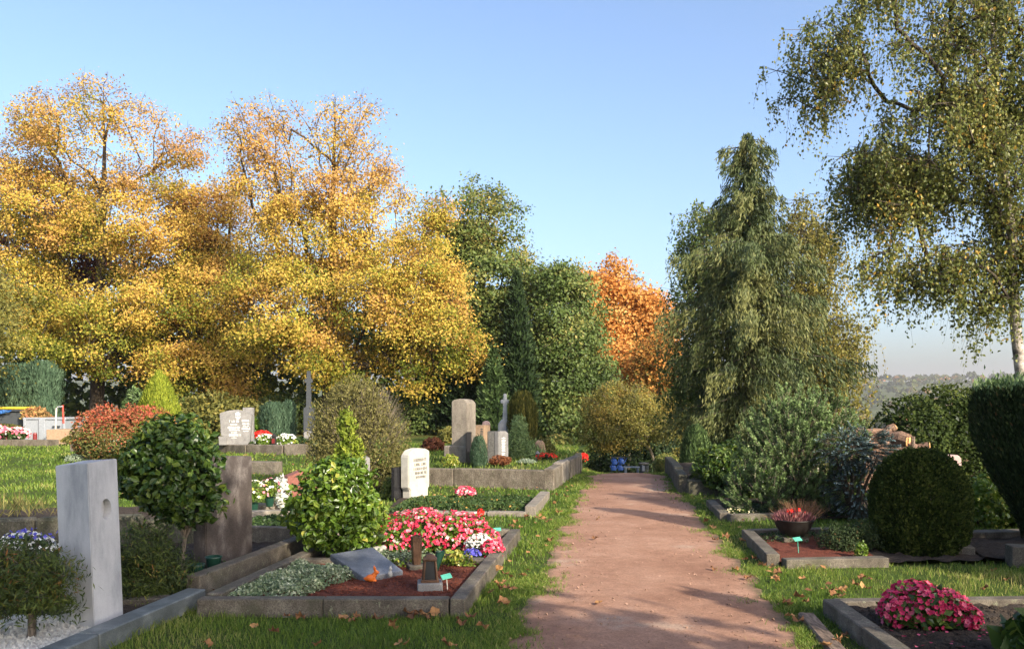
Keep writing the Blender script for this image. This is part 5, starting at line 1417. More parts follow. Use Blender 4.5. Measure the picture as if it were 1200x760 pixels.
# clipped box dome
Yo = 9.35
xo = X(1077, Yo)
def dome(t): return .515 * np.minimum(1, 1.02 * np.sqrt(np.maximum(0, 1 - np.maximum(0, (t - .33) / .67) ** 2.6))) * (.9 + .1 * sstep(0, .3, t))
bx = scale_hedge('box_dome', 'clipped dark box bush with domed top right of the flower bowl', 'box bush', (xo, Yo, .03), dome, (0, 1.10), 34000, .036, .027, M['box'], 73, (.52, .24), .3, rough=.035)
shrub('low_shrub', 'low dark spreading shrub between flower bowl and box dome', 'shrub', (X(992, 9.2), 9.2, .05), [(X(985, 9.2), 9.2, .14, .24, .2, .2), (X(1010, 9.3), 9.3, .16, .22, .2, .22)], 4200, .026, .012, M['thuja'], None, 74, (.5, .2), dirup=.4)
shrub('small_plant', 'small yellow-green plant lit at the foot of the box dome', 'plant', (X(1009, 8.75), 8.75, .05), [(X(1009, 8.75), 8.75, .12, .07, .06, .1)], 260, .03, .022, M['laurel'], None, 75, (.5, .2), stems=3, stem_r=.004)
# tall clipped thuja narrowing downwards
Yt = 9.75
def vaseprof(t): return .12 + .55 * sstep(-.1, .8, t) * (1 - .06 * sstep(.93, 1, t))
scale_hedge('clipped_thuja', 'tall flat-topped clipped thuja that narrows towards the ground at the right edge', 'thuja', (X(1213, Yt), Yt, .05), vaseprof, (.05, 1.74), 27000, .056, .023, M['thuja'], 76, (.42, .22), .8, rough=.03)
g = np.random.default_rng(761); n = 3600
th = bpy.data.objects['clipped_thuja']
rr_ = .63 * g.random(n) ** .5; aa = g.random(n) * 2 * np.pi
leaf_part('top_growth', np.array([X(1213, Yt), Yt, 1.77]) + np.stack([rr_ * np.cos(aa), rr_ * np.sin(aa), .07 * g.normal(size=n) + .02], -1), unit(np.array([0, 0, 1.0]) + rdir(n, g) * .5), rdir(n, g), .07, .022, np.clip(.6 + .2 * g.normal(size=n), 0, 1), M['pine'], th)
# rounded hedge mass behind
Yh = 16.5
shrub('hedge', 'long rounded dark hedge with sunlight toned into its top leaves behind the log pile', 'hedge', (X(1080, Yh), Yh, -.3), [lb(1022, 1110, 462, 580, Yh, 1.1), lb(1060, 1160, 449, 580, Yh + .3, 1.2), lb(1100, 1230, 452, 580, Yh + .5, 1.3), lb(1180, 1330, 455, 580, Yh + .6, 1.3)],
      24000, .07, .045, M['box'], None, 77, (.45, .2), inner=.86, lump=.07, lumpf=6, tone_fn=lambda C, N: .3 * sstep(1.55, 2.0, C[:, 2]), stems=8, stem_r=.04)  # higher leaves get a lighter tone, painting the sunlit top into their colour
shrub('ivy_bush', 'sunlit yellow-green ivy bush between box dome and tall thuja', 'ivy bush', (X(1152, 11.2), 11.2, 0), [lb(1126, 1180, 555, 622, 11.2, .35), lb(1150, 1215, 565, 625, 11.3, .4)], 1500, .06, .05, M['laurel'], None, 78, (.55, .2), six=True)
shrub('dark_plant', 'dark broad-leaved plant at the bottom right corner', 'plant', (X(1215, 5.3), 5.3, .05), [(X(1212, 5.3), 5.3, .16, .17, .16, .18)], 170, .13, .075, M['camellia'], None, 79, (.4, .2), six=True, stems=5, stem_r=.006)
# rhododendron, juniper, round bush near the crest
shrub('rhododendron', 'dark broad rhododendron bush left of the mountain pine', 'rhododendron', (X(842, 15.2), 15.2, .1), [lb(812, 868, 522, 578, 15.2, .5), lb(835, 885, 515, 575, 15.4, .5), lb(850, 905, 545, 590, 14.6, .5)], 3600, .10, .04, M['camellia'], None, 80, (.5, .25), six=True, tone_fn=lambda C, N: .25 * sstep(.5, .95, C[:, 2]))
zj = float(ground_z(X(815, 21), 21))
scale_hedge('juniper', 'upright green juniper bush right of the path crest', 'juniper', (X(815, 21), 21, zj), lambda t: .36 * np.sqrt(np.maximum(0, 1 - t ** 2.6)) + .03, (0, Z(498, 21) - zj), 6500, .10, .028, M['pine'], 81, (.38, .22), .9, rough=.12, streak=.3)
shrub('round_bush', 'low clipped round bush beside the path crest on the right', 'bush', (X(780, 22.5), 22.5, -.3), [lb(765, 797, 531, 556, 22.5, .4)], 2600, .06, .035, M['green'], None, 82, (.62, .15), inner=.85, lump=.05)
shrub('bush', 'brownish-green bush between juniper and clipped round bush', 'bush', (X(800, 23), 23, -.4), [lb(782, 815, 525, 550, 23, .5), lb(800, 835, 520, 552, 23, .5)], 1800, .08, .05, M['olive'], None, 83, (.4, .2))
flower_mound('flower_patch', 'small patch of yellow flowers in the shade at the pine kerb', 'flowers', [(X(868, 12.1), 12.1, .06, .25, .15, .09)], (X(868, 12.1), 12.1, .03), 300, 40, .03, 'mixfl', seed=84, ft=(.95, .05))

# ------------------------------------------------------------------ middle and left shrubs
yl = 8.75
shrub('laurel', 'glossy bright green laurel bush behind the slate plaque', 'laurel', (X(395, yl), yl, .05), [lb(330, 450, 565, 640, yl, .42), lb(340, 448, 540, 612, yl, .38), lb(360, 452, 590, 652, yl - .05, .36), lb(362, 435, 532, 580, yl, .28)], 3000, .072, .042, M['laurel'], None, 90, (.42, .2), six=True, inner=.72, stem_r=.012)
yc = 9.6
shrub('golden_conifer', 'yellow-green feathery conifer top behind the glossy laurel', 'conifer', (X(408, yc), yc, 0), [lb(392, 425, 505, 570, yc, .16), lb(396, 418, 478, 520, yc, .1), lb(408, 428, 520, 600, yc, .15)], 1500, .05, .022, M['lemon'], None, 91, (.08, .25), dirup=.8, lump=.34)
ycam = 7.75
shrub('camellia', 'dark glossy round-headed tree on a thin bare trunk, left of the brown headstone', 'camellia', (X(214, ycam), ycam, .05), [lb(143, 262, 500, 600, ycam, .42), lb(160, 250, 485, 560, ycam, .36), lb(165, 262, 540, 618, ycam, .34), lb(140, 200, 515, 590, ycam, .3)], 2700, .068, .044, M['camellia'], M['barklight'], 92, (.5, .24), six=True, inner=.74, stems=0)
cam_t = bpy.data.objects['camellia']
tb_ = MB(); b0 = np.array([X(214, ycam), ycam, 0])
tb_.tube([b0, b0 + [.0, 0, .25], b0 + [.02, 0, .42]], [.026, .022, .02], 7)
for e in ((-.02, .0, .75), (.15, .0, .66), (-.2, .05, .72), (.1, .1, .85), (-.09, -.1, .8)):
    tb_.tube([b0 + [.02, 0, .40], b0 + [.02 + e[0] * .6, e[1] * .6, .40 + (e[2] - .4) * .7], b0 + np.array(e)], [.016, .012, .005], 5)
tb_.build('trunk', M['barklight'], cam_t)
tr2 = MB(); b1 = np.array([X(196, ycam + .3), ycam + .3, 0]); tr2.tube([b1, b1 + [-.02, 0, .35], b1 + [.03, 0, .75]], [.018, .015, .008], 6); tr2.build('second_stem', M['barklight'], cam_t)
ya = 5.75
tree('maple_shrub', 'dark feathery low maple shrub on a short stem at the bottom left corner', 'shrub', (X(35, ya), ya, 0), (X(38, ya), ya, .55), [lb(-50, 72, 640, 712, ya, .36), lb(-10, 86, 634, 704, ya, .3), lb(-70, 45, 628, 695, ya, .36), lb(20, 92, 662, 716, ya - .05, .25)], 230, 62, .046, .0095, M['mapleshrub'], M['barklight'], 93, (.062, .03), .03, .14, (.5, .2, .13), None, droop=.5, twigs=2, step=.1, rise=.2, sag=.1, inner=.35, back=.8, rt=.0018)
yj = 7.0
tree('low_shrub', 'dense green-brown feathery shrub between marble headstone and camellia trunk', 'shrub', (X(172, yj), yj, .03), (X(172, yj), yj, .45), [lb(130, 205, 602, 690, yj, .3), lb(150, 226, 635, 705, yj + .05, .28), lb(133, 190, 650, 712, yj - .1, .25)], 230, 62, .044, .0095, M['mapleshrub'], M['bark'], 94, (.062, .032), .02, .05, (.42, .18, .13), None, droop=.4, twigs=2, step=.1, rise=.25, sag=.1, inner=.3, back=.8, rt=.0016)
flower_mound('flower_clump', 'small white and violet flowers at the left edge behind the dark maple shrub', 'flowers', [(X(30, 7.5), 7.5, .30, .28, .2, .2)], (X(30, 7.5), 7.5, .05), 800, 130, .03, 'whitefl', seed=95)
fc = bpy.data.objects['flower_clump']; g = np.random.default_rng(951)
blossoms('violet_blossoms', np.array([X(36, 7.5), 7.45, .49]) + g.normal(size=(34, 3)) * [.15, .1, .03], rdir(34, g) + [0, -.5, .8], np.full(34, .036), g.random(34), M['bluefl'], fc, 4, g)
# raised grassy tuft at left edge
shrub('grass_tuft', 'loose dry grass tuft at the left edge on the old stone wall', 'grass tuft', (X(15, 9.8), 9.8, .35), [(X(12, 9.9), 9.9, .40, .5, .3, .16)], 420, .13, .007, M['wild'], None, 96, (.5, .25), dirup=1.2, stems=0)
# red-green bush, lemon cypress, small conifer
yr = 23.8
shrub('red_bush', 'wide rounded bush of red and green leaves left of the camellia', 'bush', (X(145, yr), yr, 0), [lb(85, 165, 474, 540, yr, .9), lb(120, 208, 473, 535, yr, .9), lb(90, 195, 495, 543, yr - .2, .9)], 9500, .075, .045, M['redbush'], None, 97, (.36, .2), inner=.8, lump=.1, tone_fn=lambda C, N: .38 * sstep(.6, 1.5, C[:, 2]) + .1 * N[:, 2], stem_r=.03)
ylc = 27.5
scale_hedge('lemon_cypress', 'bright yellow-green cone cypress behind the red-green bush', 'cypress', (X(187, ylc), ylc, 0), lambda t: .78 * (1 - t ** 2.2) ** .8 + .03, (0, Z(434, ylc)), 9000, .11, .03, M['lemon'], 98, (.45, .25), .9, rough=.06)
shrub('small_conifer', 'small mid-green conifer tucked between golden leaves and lemon cypress', 'conifer', (X(158, 28.5), 28.5, 0), [lb(146, 170, 453, 500, 28.5, .4)], 1600, .12, .05, M['pine'], None, 99, (.45, .2), dirup=.4)
# blue-green hedge left and pair of columns
def hedge_prof(r0): return lambda t: r0 * np.minimum(1, (1.02 - t) / .16) ** .5
yhb = 38.6
for i, (u, vt, r0, lab) in enumerate([(-22, 430, 1.25, 'blue-green cypress column at the very left edge behind the skip'), (20, 426, 1.2, 'middle blue-green cypress column behind the skip'), (50, 423, .8, 'right blue-green cypress column of the group behind the skip'), (2, 434, .9, 'lower blue-green cypress in the group behind the dark container')]):
    scale_hedge('cypress', lab, 'cypress', (X(u, yhb), yhb + .3 * (i % 2), 0), hedge_prof(r0), (0, Z(vt, yhb)), 8500, .20, .05, M['bluegreen'], 110 + i, (.5, .2), 1.1, rough=.05, streak=.35, group='blue-green cypresses behind the skip')
ycp = 31.0
scale_hedge('cypress', 'wider blue-green cypress column behind the red flowers', 'cypress', (X(321, ycp), ycp, .2), hedge_prof(.47), (0, Z(471, ycp) - .2), 5500, .12, .03, M['bluegreen'], 120, (.5, .2), 1.1, rough=.07, streak=.5)
scale_hedge('cypress', 'narrower blue-green cypress column at the right of the pair', 'cypress', (X(338, ycp), ycp + .1, .2), hedge_prof(.24), (0, Z(469, ycp) - .2), 3500, .12, .03, M['bluegreen'], 121, (.5, .2), 1.1, rough=.07, streak=.5)
shrub('bush', 'small light green bush between grey headstone and cypress pair', 'bush', (X(301, 31), 31, .2), [lb(296, 309, 486, 512, 31, .25)], 700, .1, .06, M['laurel'], None, 122, (.3, .2))
# wild olive-brown shrub
yw = 16.0
shrub('wild_shrub', 'tall twiggy olive-brown shrub left of the white headstone', 'shrub', (X(425, yw), yw, 0), [lb(362, 462, 446, 560, yw, .75), lb(395, 482, 470, 590, yw, .7), lb(358, 430, 480, 590, yw - .1, .6), lb(385, 455, 438, 500, yw, .6), lb(440, 494, 520, 595, yw, .5)], 15000, .055, .022, M['wild'], M['barklight'], 123, (.5, .2), inner=.7, lump=.1, lumpf=5, dirup=.9, jit=.9, stems=24, stem_r=.02)
wsx = bpy.data.objects['wild_shrub']; g = np.random.default_rng(1231); n = 420
cc = AT(425, 520, yw); dd = rdir(n, g); dd[:, 2] = np.abs(dd[:, 2]) * 1.0
p0 = cc + dd * [.75, .6, .95]; p1 = p0 + unit(dd + [0, 0, 1.0]) * (.12 + .2 * g.random((n, 1)))
V, Q = tubes(p0 - (p1 - p0), p1, np.full(n, .005), np.full(n, .002), 3); part('twigs', V, Q, M['barklight'], wsx, kind='stuff')
shrub('small_shrub', 'small dark green shrub at the foot of the white headstone', 'shrub', (X(462, 14.6), 14.6, 0), [lb(446, 472, 560, 595, 14.6, .25)], 900, .05, .03, M['green'], None, 124, (.4, .2))
# groundcovers on graves
def cover(name, label, quad, z, n, L, W, mat, seed, h=.08, tone=(.5, .22), lump=1.5, cat='ground cover'):
    g = np.random.default_rng(seed); a, b, c, d = [np.array(q[:2], float) for q in quad]
    s, t = g.random(n)[:, None], g.random(n)[:, None]
    P = a * (1 - s) * (1 - t) + b * s * (1 - t) + c * s * t + d * (1 - s) * t
    lv = vnoise(P[:, 0] * 5, P[:, 1] * 5, seed) + .4 * vnoise(P[:, 0] * 13, P[:, 1] * 13, seed + 1)
    edge = np.minimum(np.minimum(s, 1 - s), np.minimum(t, 1 - t))[:, 0]
    keep = edge + .12 * (lv - .7) > .0
    zz = z + h * (.15 + .85 * np.minimum(1, edge * 7)) * (.45 + .6 * lv) * g.random(n) ** .35
    C = np.concatenate([P, zz[:, None]], 1)[keep]; m = len(C)
    s2 = .7 + .6 * g.random(m)
    o = leaf_part(name, C, unit(rdir(m, g) + [0, 0, .5]), unit(rdir(m, g) * .8 + [0, -.1, 1]), L * s2, W * s2, np.clip(tone[0] + tone[1] * g.normal(size=m) + .2 * (lv[keep] - .7), 0, 1), mat, None, kind='stuff')
    return o
cover('variegated_cover', '', (FL + [.08, .12], FL + [.62, .10], along(FL, FR, .50) + [.12, 1.12], CL + [.10, -.1]), .08, 6500, .030, .018, M['euonymus'], 130, .11)
cover('variegated_cover', '', ((-1.62, 8.2), (-.75, 8.1), (-.7, 8.55), (-1.55, 8.75)), .08, 1500, .030, .018, M['euonymus'], 131, .10)
cover('ground_cover', '', ((-1.85, 12.4), (.16, 12.35), (.42, 14.2), (-1.7, 14.2)), .03, 9500, .05, .03, M['cover'], 132, .10)
cover('ground_cover', '', ((-3.15, 10.1), (-2.0, 10.35), (-2.5, 11.7), (-3.6, 11.4)), .04, 4500, .045, .028, M['cover'], 133, .13, (.35, .2))
cover('ground_cover', '', ((-14.4, 28.4), (-11.8, 28.2), (-11.9, 31), (-14.6, 31)), .05, 3500, .13, .07, M['silver'], 134, .30, (.35, .2))
cover('ground_cover', '', ((-9.6, 28.0), (-6.2, 27.0), (-6.2, 29), (-9.6, 30)), .25, 3000, .1, .06, M['cover'], 135, .22)
cover('ground_cover', '', ((-4.9, 6.6), (-2.75, 6.6), (-2.4, 8.4), (-4.6, 8.6)), .05, 6000, .035, .02, M['cover'], 136, .10, (.4, .25))
cover('ground_cover', '', ((2.75, 9.6), (5.2, 9.7), (5.2, 10.3), (2.85, 10.25)), .05, 2500, .03, .015, M['cover'], 137, .08, (.3, .2))
cover('ground_cover', '', ((3.1, 12.0), (5.2, 12.0), (5.4, 13.6), (3.3, 13.6)), .03, 2500, .05, .03, M['cover'], 138, .1, (.3, .2))
cover('ground_cover', '', ((-1.3, 7.95), (-.35, 8.0), (-.3, 8.2), (-1.2, 8.2)), .08, 160, .04, .028, M['laurel'], 139, .1, (.6, .3))
shrub('yellow_seedling', 'small yellowing leafy plant behind the lantern at the cross kerb', 'plant', (-.50, 8.1, .08), [(-.52, 8.1, .16, .17, .06, .09)], 90, .05, .035, M['laurel'], None, 140, (.8, .25), six=True, stems=7, stem_r=.004, inner=.3)

# ------------------------------------------------------------------ flowers
flower_mound('begonia_row', 'long row of pink and red begonias in front of the white headstone', 'begonias',
             [(-1.20, 8.95, .22, .22, .2, .25), (-.92, 9.0, .24, .22, .2, .27), (-.66, 9.05, .22, .2, .2, .26), (-.42, 9.15, .17, .19, .2, .22), (-.26, 9.1, .13, .14, .18, .17), (-1.0, 9.35, .24, .3, .2, .24), (-.5, 9.4, .2, .25, .2, .22)], (-.75, 9.0, .07), 2600, 1250, .036, 'pink', 'laurel', 150, .05, -.35, (.40, .28), (.35, .2))
flower_mound('alyssum', 'cushion of tiny white flowers at the right end of the begonia row', 'flowers', [(-.33, 8.75, .16, .15, .12, .13)], (-.33, 8.75, .07), 300, 260, .020, 'whitefl', seed=151, leafL=.03)
flower_mound('begonia', 'small pink and red begonia right of the white flower cushion', 'begonia', [(-.20, 8.62, .13, .12, .11, .12)], (-.20, 8.62, .07), 250, 150, .032, 'pink', seed=152, ft=(.4, .3))
flower_mound('lobelia', 'small deep blue flowers below the white flower cushion', 'flowers', [(-.40, 8.52, .11, .09, .08, .07)], (-.40, 8.52, .07), 150, 70, .022, 'bluefl', seed=153, leafL=.025)
gr = thing('geranium', 'single dark red flower head on a stem above the begonia row', 'geranium', (-.34, 9.25, .07))
MB().tube([(-.34, 9.25, .05), (-.345, 9.25, .3), (-.34, 9.24, .42)], .005, 4).build('stem', M['greenplastic'], gr)
g = np.random.default_rng(154); d = rdir(34, g)
blossoms('flower_head', np.array([-.34, 9.24, .45]) + d * .035, d, np.full(34, .028), g.random(34), M['redfl'], gr, 4, g)
leaf_part('leaves', np.array([-.34, 9.25, .33]) + g.normal(size=(14, 3)) * [.05, .05, .05], rdir(14, g), unit(rdir(14, g) + [0, 0, 1]), .05, .045, g.random(14), M['laurel'], gr, six=True)
flower_mound('begonia', 'round clump of red and white begonias on the dark green bed', 'begonias', [(X(545, 13.9), 13.9, .13, .17, .16, .14)], (X(545, 13.9), 13.9, .03), 400, 190, .04, 'pink', seed=155, ft=(.5, .35))
flower_mound('begonia_clump', 'large clump of magenta begonias in dark soil at lower right', 'begonias',
             [(2.74, 6.05, .15, .13, .14, .15), (2.90, 6.0, .17, .16, .16, .18), (3.07, 6.02, .16, .15, .14, .16), (3.17, 5.97, .12, .11, .12, .11), (2.9, 6.15, .18, .22, .13, .18)], (2.92, 6.0, .06), 800, 560, .034, 'magenta', 'camellia', 156, .06, -.1, (.45, .3), (.6, .25), petals=5)
g = np.random.default_rng(157); n = 26
part_ = None
C = np.stack([g.uniform(2.55, 3.3, n), g.uniform(5.4, 5.8, n), np.full(n, .1)], -1)
V, Q, k = leaf_geo(C, rdir(n, g) * [1, 1, .1], unit(rdir(n, g) * .3 + [0, 0, 1]), .03, .025)
part('fallen_petals', V, Q, M['magenta'], None, np.repeat(g.random(n), k), kind='stuff')
flower_mound('red_begonia', 'bright red flower mound right beside the grey headstone', 'begonias', [(X(307, 28.6), 28.6, .38, .38, .3, .28)], (X(307, 28.6), 28.6, .24), 300, 420, .07, 'redfl', seed=158, leafL=.1, petals=4)
flower_mound('white_cushion', 'green cushion with white flowers left of the small grave lantern', 'flowers', [(X(311, 26.9), 26.9, .36, .32, .3, .26)], (X(311, 26.9), 26.9, .26), 900, 60, .07, 'whitefl', 'laurel', 159, .07, .5)
flower_mound('white_cushion', 'green cushion with white flowers right of the small grave lantern', 'flowers', [(X(336, 26.9), 26.9, .36, .34, .3, .26)], (X(336, 26.9), 26.9, .26), 1000, 90, .07, 'whitefl', 'laurel', 160, .07, .5)
flower_mound('red_flowers', 'small red flowers between marble headstone and camellia on the lawn', 'flowers', [(X(143, 20.3), 20.3, .12, .22, .2, .13)], (X(143, 20.3), 20.3, 0), 200, 120, .05, 'redfl', seed=161)
flower_mound('pink_flowers', 'pink and white flower bed at the left edge before the dark container', 'flowers', [(X(-5, 33.2), 33.2, .4, .6, .4, .3), (X(20, 33), 33, .36, .5, .4, .28)], (X(8, 33), 33, .1), 600, 200, .11, 'mixfl', seed=162, leafL=.12, ft=(.3, .3))
shrub('clipped_hedge', 'low clipped olive hedge at the left edge before the dark container', 'hedge', (X(5, 34.5), 34.5, 0), [lb(-30, 34, 496, 518, 34.5, .6)], 2400, .1, .05, M['olive'], None, 163, (.3, .15), inner=.85, lump=.05)
shrub('silver_cushion', 'pale grey-green cushion plant beside the tall marble headstone', 'cushion plant', (X(92, 23.5), 23.5, 0), [lb(76, 112, 531, 550, 23.5, .35)], 1500, .05, .03, M['silver'], None, 164, (.4, .25), inner=.85, lump=.06)
shrub('silver_plant', 'white-leaved plant left of the red-brown headstone', 'plant', (X(330, 12.9), 12.9, 0), [lb(322, 340, 556, 600, 12.9, .12)], 320, .06, .022, M['whitefl'], None, 165, (.3, .3))
shrub('grave_shrub', 'small bush growing on the concrete box beside the skip', 'bush', (X(78, 32.6), 32.6, .1), [lb(74, 92, 510, 524, 32.3, .4)], 700, .1, .05, M['olive'], None, 166, (.5, .2))
# terrace planting
yk = 17.4
scale_hedge('dwarf_conifer', 'blue-green dwarf conifer in front of the tan headstone', 'conifer', (X(561, yk), yk, .33), lambda t: .17 * np.sqrt(np.maximum(0, 1 - np.maximum(0, (t - .3) / .7) ** 2)) * (.75 + .25 * sstep(0, .3, t)) + .01, (0, .62), 3600, .05, .014, M['bluegreen'], 170, (.45, .22), .9, rough=.12)
scale_hedge('yew', 'columnar yellow-tipped yew right of the pale stone cross', 'yew', (X(612, 21), 21, .3), lambda t: .33 * np.minimum(1, (1.02 - t) / .25) ** .5 * (.6 + .4 * sstep(0, .4, t)), (0, Z(458, 21) - .3), 7500, .10, .028, M['olive'], 171, (.22, .2), 1.1, rough=.07, streak=.5)
shrub('yew', 'bushy bright green lower yew in front of the columnar yew', 'yew', (X(608, 20.2), 20.2, .3), [lb(592, 622, 500, 545, 20.2, .35), lb(600, 640, 515, 545, 20.2, .4), lb(598, 618, 485, 520, 20.3, .25)], 5200, .055, .018, M['pine'], None, 172, (.8, .2), dirup=.5, lump=.18)
shrub('round_bush', 'rounded yellowish bush behind the small arched stone', 'bush', (X(640, 21.5), 21.5, .3), [lb(622, 650, 512, 545, 21.5, .4)], 2200, .07, .035, M['olive'], None, 173, (.3, .2))
shrub('dark_hedge', 'low dark green bush at the end of the terrace near the crest', 'bush', (X(665, 23), 23, 0), [lb(645, 680, 530, 548, 23, .6)], 2200, .08, .045, M['cover'], None, 174, (.5, .2), lump=.06)
shrub('bush', 'light green leafy bush under the green trees left of the path crest', 'bush', (X(655, 27), 27, 0), [lb(635, 676, 510, 545, 27, .6)], 2600, .1, .06, M['green'], None, 175, (.62, .2))
shrub('red_acer', 'dark red low maple left of the tall grey pillar', 'maple', (X(508, 23), 23, .3), [lb(494, 522, 513, 532, 23, .5)], 1600, .08, .035, M['copper'], None, 176, (.7, .25), droop=.3)
shrub('bush', 'pale green bush behind the dark red maple on the terrace', 'bush', (X(524, 26), 26, .3), [lb(512, 538, 500, 532, 26, .5)], 1500, .09, .055, M['olive'], None, 177, (.4, .2))
shrub('red_plant', 'low red-brown plant before the dark headstone on the terrace', 'plant', (X(586, 17.6), 17.6, .33), [lb(574, 600, 533, 546, 17.6, .2)], 700, .045, .025, M['copper'], None, 178, (.9, .2), stems=4)
shrub('pale_plant', 'low silvery cushion right of the red-brown terrace plant', 'plant', (X(618, 18.2), 18.2, .33), [lb(606, 628, 537, 547, 18.2, .2)], 700, .045, .025, M['silver'], None, 179, (.5, .25), stems=4)
shrub('yellow_plant', 'low yellow-green plant at the foot of the tall grey pillar', 'plant', (X(527, 17.3), 17.3, .33), [lb(518, 538, 532, 548, 17.3, .2)], 500, .05, .028, M['laurel'], None, 180, (.8, .2), stems=4)
flower_mound('terrace_flowers', 'small red and white flowers by the arched stone on the terrace', 'flowers', [(X(640, 19), 19, .40, .25, .2, .1)], (X(640, 19), 19, .33), 160, 70, .04, 'redfl', seed=181)
flower_mound('crest_flowers', 'small red flowers at the wall end by the path crest', 'flowers', [(X(684, 23.5), 23.5, Z(537, 23.5), .12, .15, .14)], (X(684, 23.5), 23.5, -.1), 120, 60, .06, 'redfl', seed=182)
cn = thing('grave_lantern', 'small grey grave lantern among flowers on the terrace edge', 'lantern', (X(630, 19), 19, .33))
MB().lathe((X(630, 19), 19, .33), [(.05, 0), (.05, .03), (.04, .05), (.04, .14), (.06, .16), (.01, .22)], 6).build('body', M['granite'], cn)

# ------------------------------------------------------------------ trees and hedge outside the frame that shade the foreground
tree('chestnut_tree', 'large green tree behind the viewpoint shading the near left lawn', 'tree', (6.5, -4.4, 0), (5.9, -4.2, 9.5), [(5.8, -3.7, 6.0, 1.9, 1.9, 2.1, 1.0), (7.2, -3.2, 4.7, .8, .8, .7, 2.0), (3.9, -4.6, 6.6, 2.2, 2.0, 2.6, 1.0), (2.6, -6.4, 8.0, 2.4, 2.2, 2.4, 1.0)], 300, 75, .33, .25, M['green'], M['bark'], 190, (.55, .4), .25, 3, (.5, .15, .12), back=1)
for i, (x, y, h, r_) in enumerate([(5.5, 2.5, 3.3, .85), (7.1, 6.0, 4.9, 1.05), (8.9, 5.4, 4.7, 1.0), (8.9, 7.6, 3.9, .9)]):
    scale_hedge('cypress', ['lower dark cypress outside the right edge near the viewpoint', 'dark cypress outside the right edge beside the mulch plot', 'tallest dark cypress outside the right edge', 'farther dark cypress outside the right edge'][i], 'cypress', (x, y, 0), spire(r_), (0, h), 6000, .26, .09, M['darkcon'], 191 + i, (.5, .2), .7, rough=.15)

# ------------------------------------------------------------------ lawn blades
def lawn(n, x0, x1, y0, y1, hgt, wd, seed, terrace=False, tone=(.45, .2)):
    g = np.random.default_rng(seed)
    x = g.uniform(x0, x1, n); y = g.uniform(y0, y1, n)
    den = vnoise(x * 1.1, y * 1.1, 21) * .65 + vnoise(x * 5, y * 5, 22) * .35
    edge = np.minimum(np.abs(x - path_left(y)), np.abs(x - path_right(y)))
    keep = (den > .34 + .22 * g.random(n)) | (g.random(n) < .2)
    if not terrace:
        el = path_left(y) + edge_wob(y, 1.5) + .34 * (vnoise(x * 5, y * 5, 23) - .42) * g.random(n) ** .7
        er = path_right(y) + edge_wob(y, 7.5) - .34 * (vnoise(x * 5, y * 5, 24) - .42) * g.random(n) ** .7
        keep &= (x < el) | (x > er)
        for poly in EXCL: keep &= ~inside(poly, x, y)
        keep &= ~inside([T0, T1, T2, (2.3, 26), (-6.5, 27)], x, y)
    else:
        keep &= inside([T0 + [0, .12], T1 + [-.12, .12], np.array([1.4, 20.2]), np.array([2.1, 26]), np.array([-6.5, 27])], x, y)
    x, y, den = x[keep], y[keep], den[keep]; m = len(x)
    z = ground_z(x, y) if not terrace else np.full(m, .31)
    clump = vnoise(x * 3.1, y * 3.1, 25)
    h = hgt * .8 * (.45 + .9 * g.random(m)) * (.5 + .9 * clump)
    nearpath = np.minimum(np.abs(x - path_left(y)), np.abs(x - path_right(y)))
    h *= .55 + .45 * sstep(0, .4, nearpath)
    a = g.random(m) * 2 * np.pi
    sx, sy = np.cos(a) * wd * .5, np.sin(a) * wd * .5
    b = g.random(m) * 2 * np.pi; lean = h * (.25 + .6 * g.random(m))
    lx, ly = np.cos(b) * lean, np.sin(b) * lean
    o = np.zeros(m)
    V = np.stack([np.stack([x - sx, y - sy, z - .01], -1), np.stack([x + sx, y + sy, z - .01], -1),
                  np.stack([x + sx * .7 + lx * .4, y + sy * .7 + ly * .4, z + h * .6], -1), np.stack([x - sx * .7 + lx * .4, y - sy * .7 + ly * .4, z + h * .6], -1),
                  np.stack([x + lx, y + ly, z + h], -1)], 1)
    base = np.arange(m) * 5
    Q = base[:, None] + np.array([0, 1, 2, 3])[None]; T = base[:, None] + np.array([3, 2, 4])[None]
    tn = np.clip(tone[0] + tone[1] * g.normal(size=m) + .7 * (vnoise(x * .8, y * .8, 26) - .5) + .45 * (vnoise(x * 2.4, y * 2.4, 27) - .5), 0, 1)
    return part('grass', V.reshape(-1, 3), [Q, T], M['grass'], None, np.repeat(tn, 5), kind='stuff')
lawn(150000, -4.5, 6, 4.3, 8.5, .062, .0048, 200)
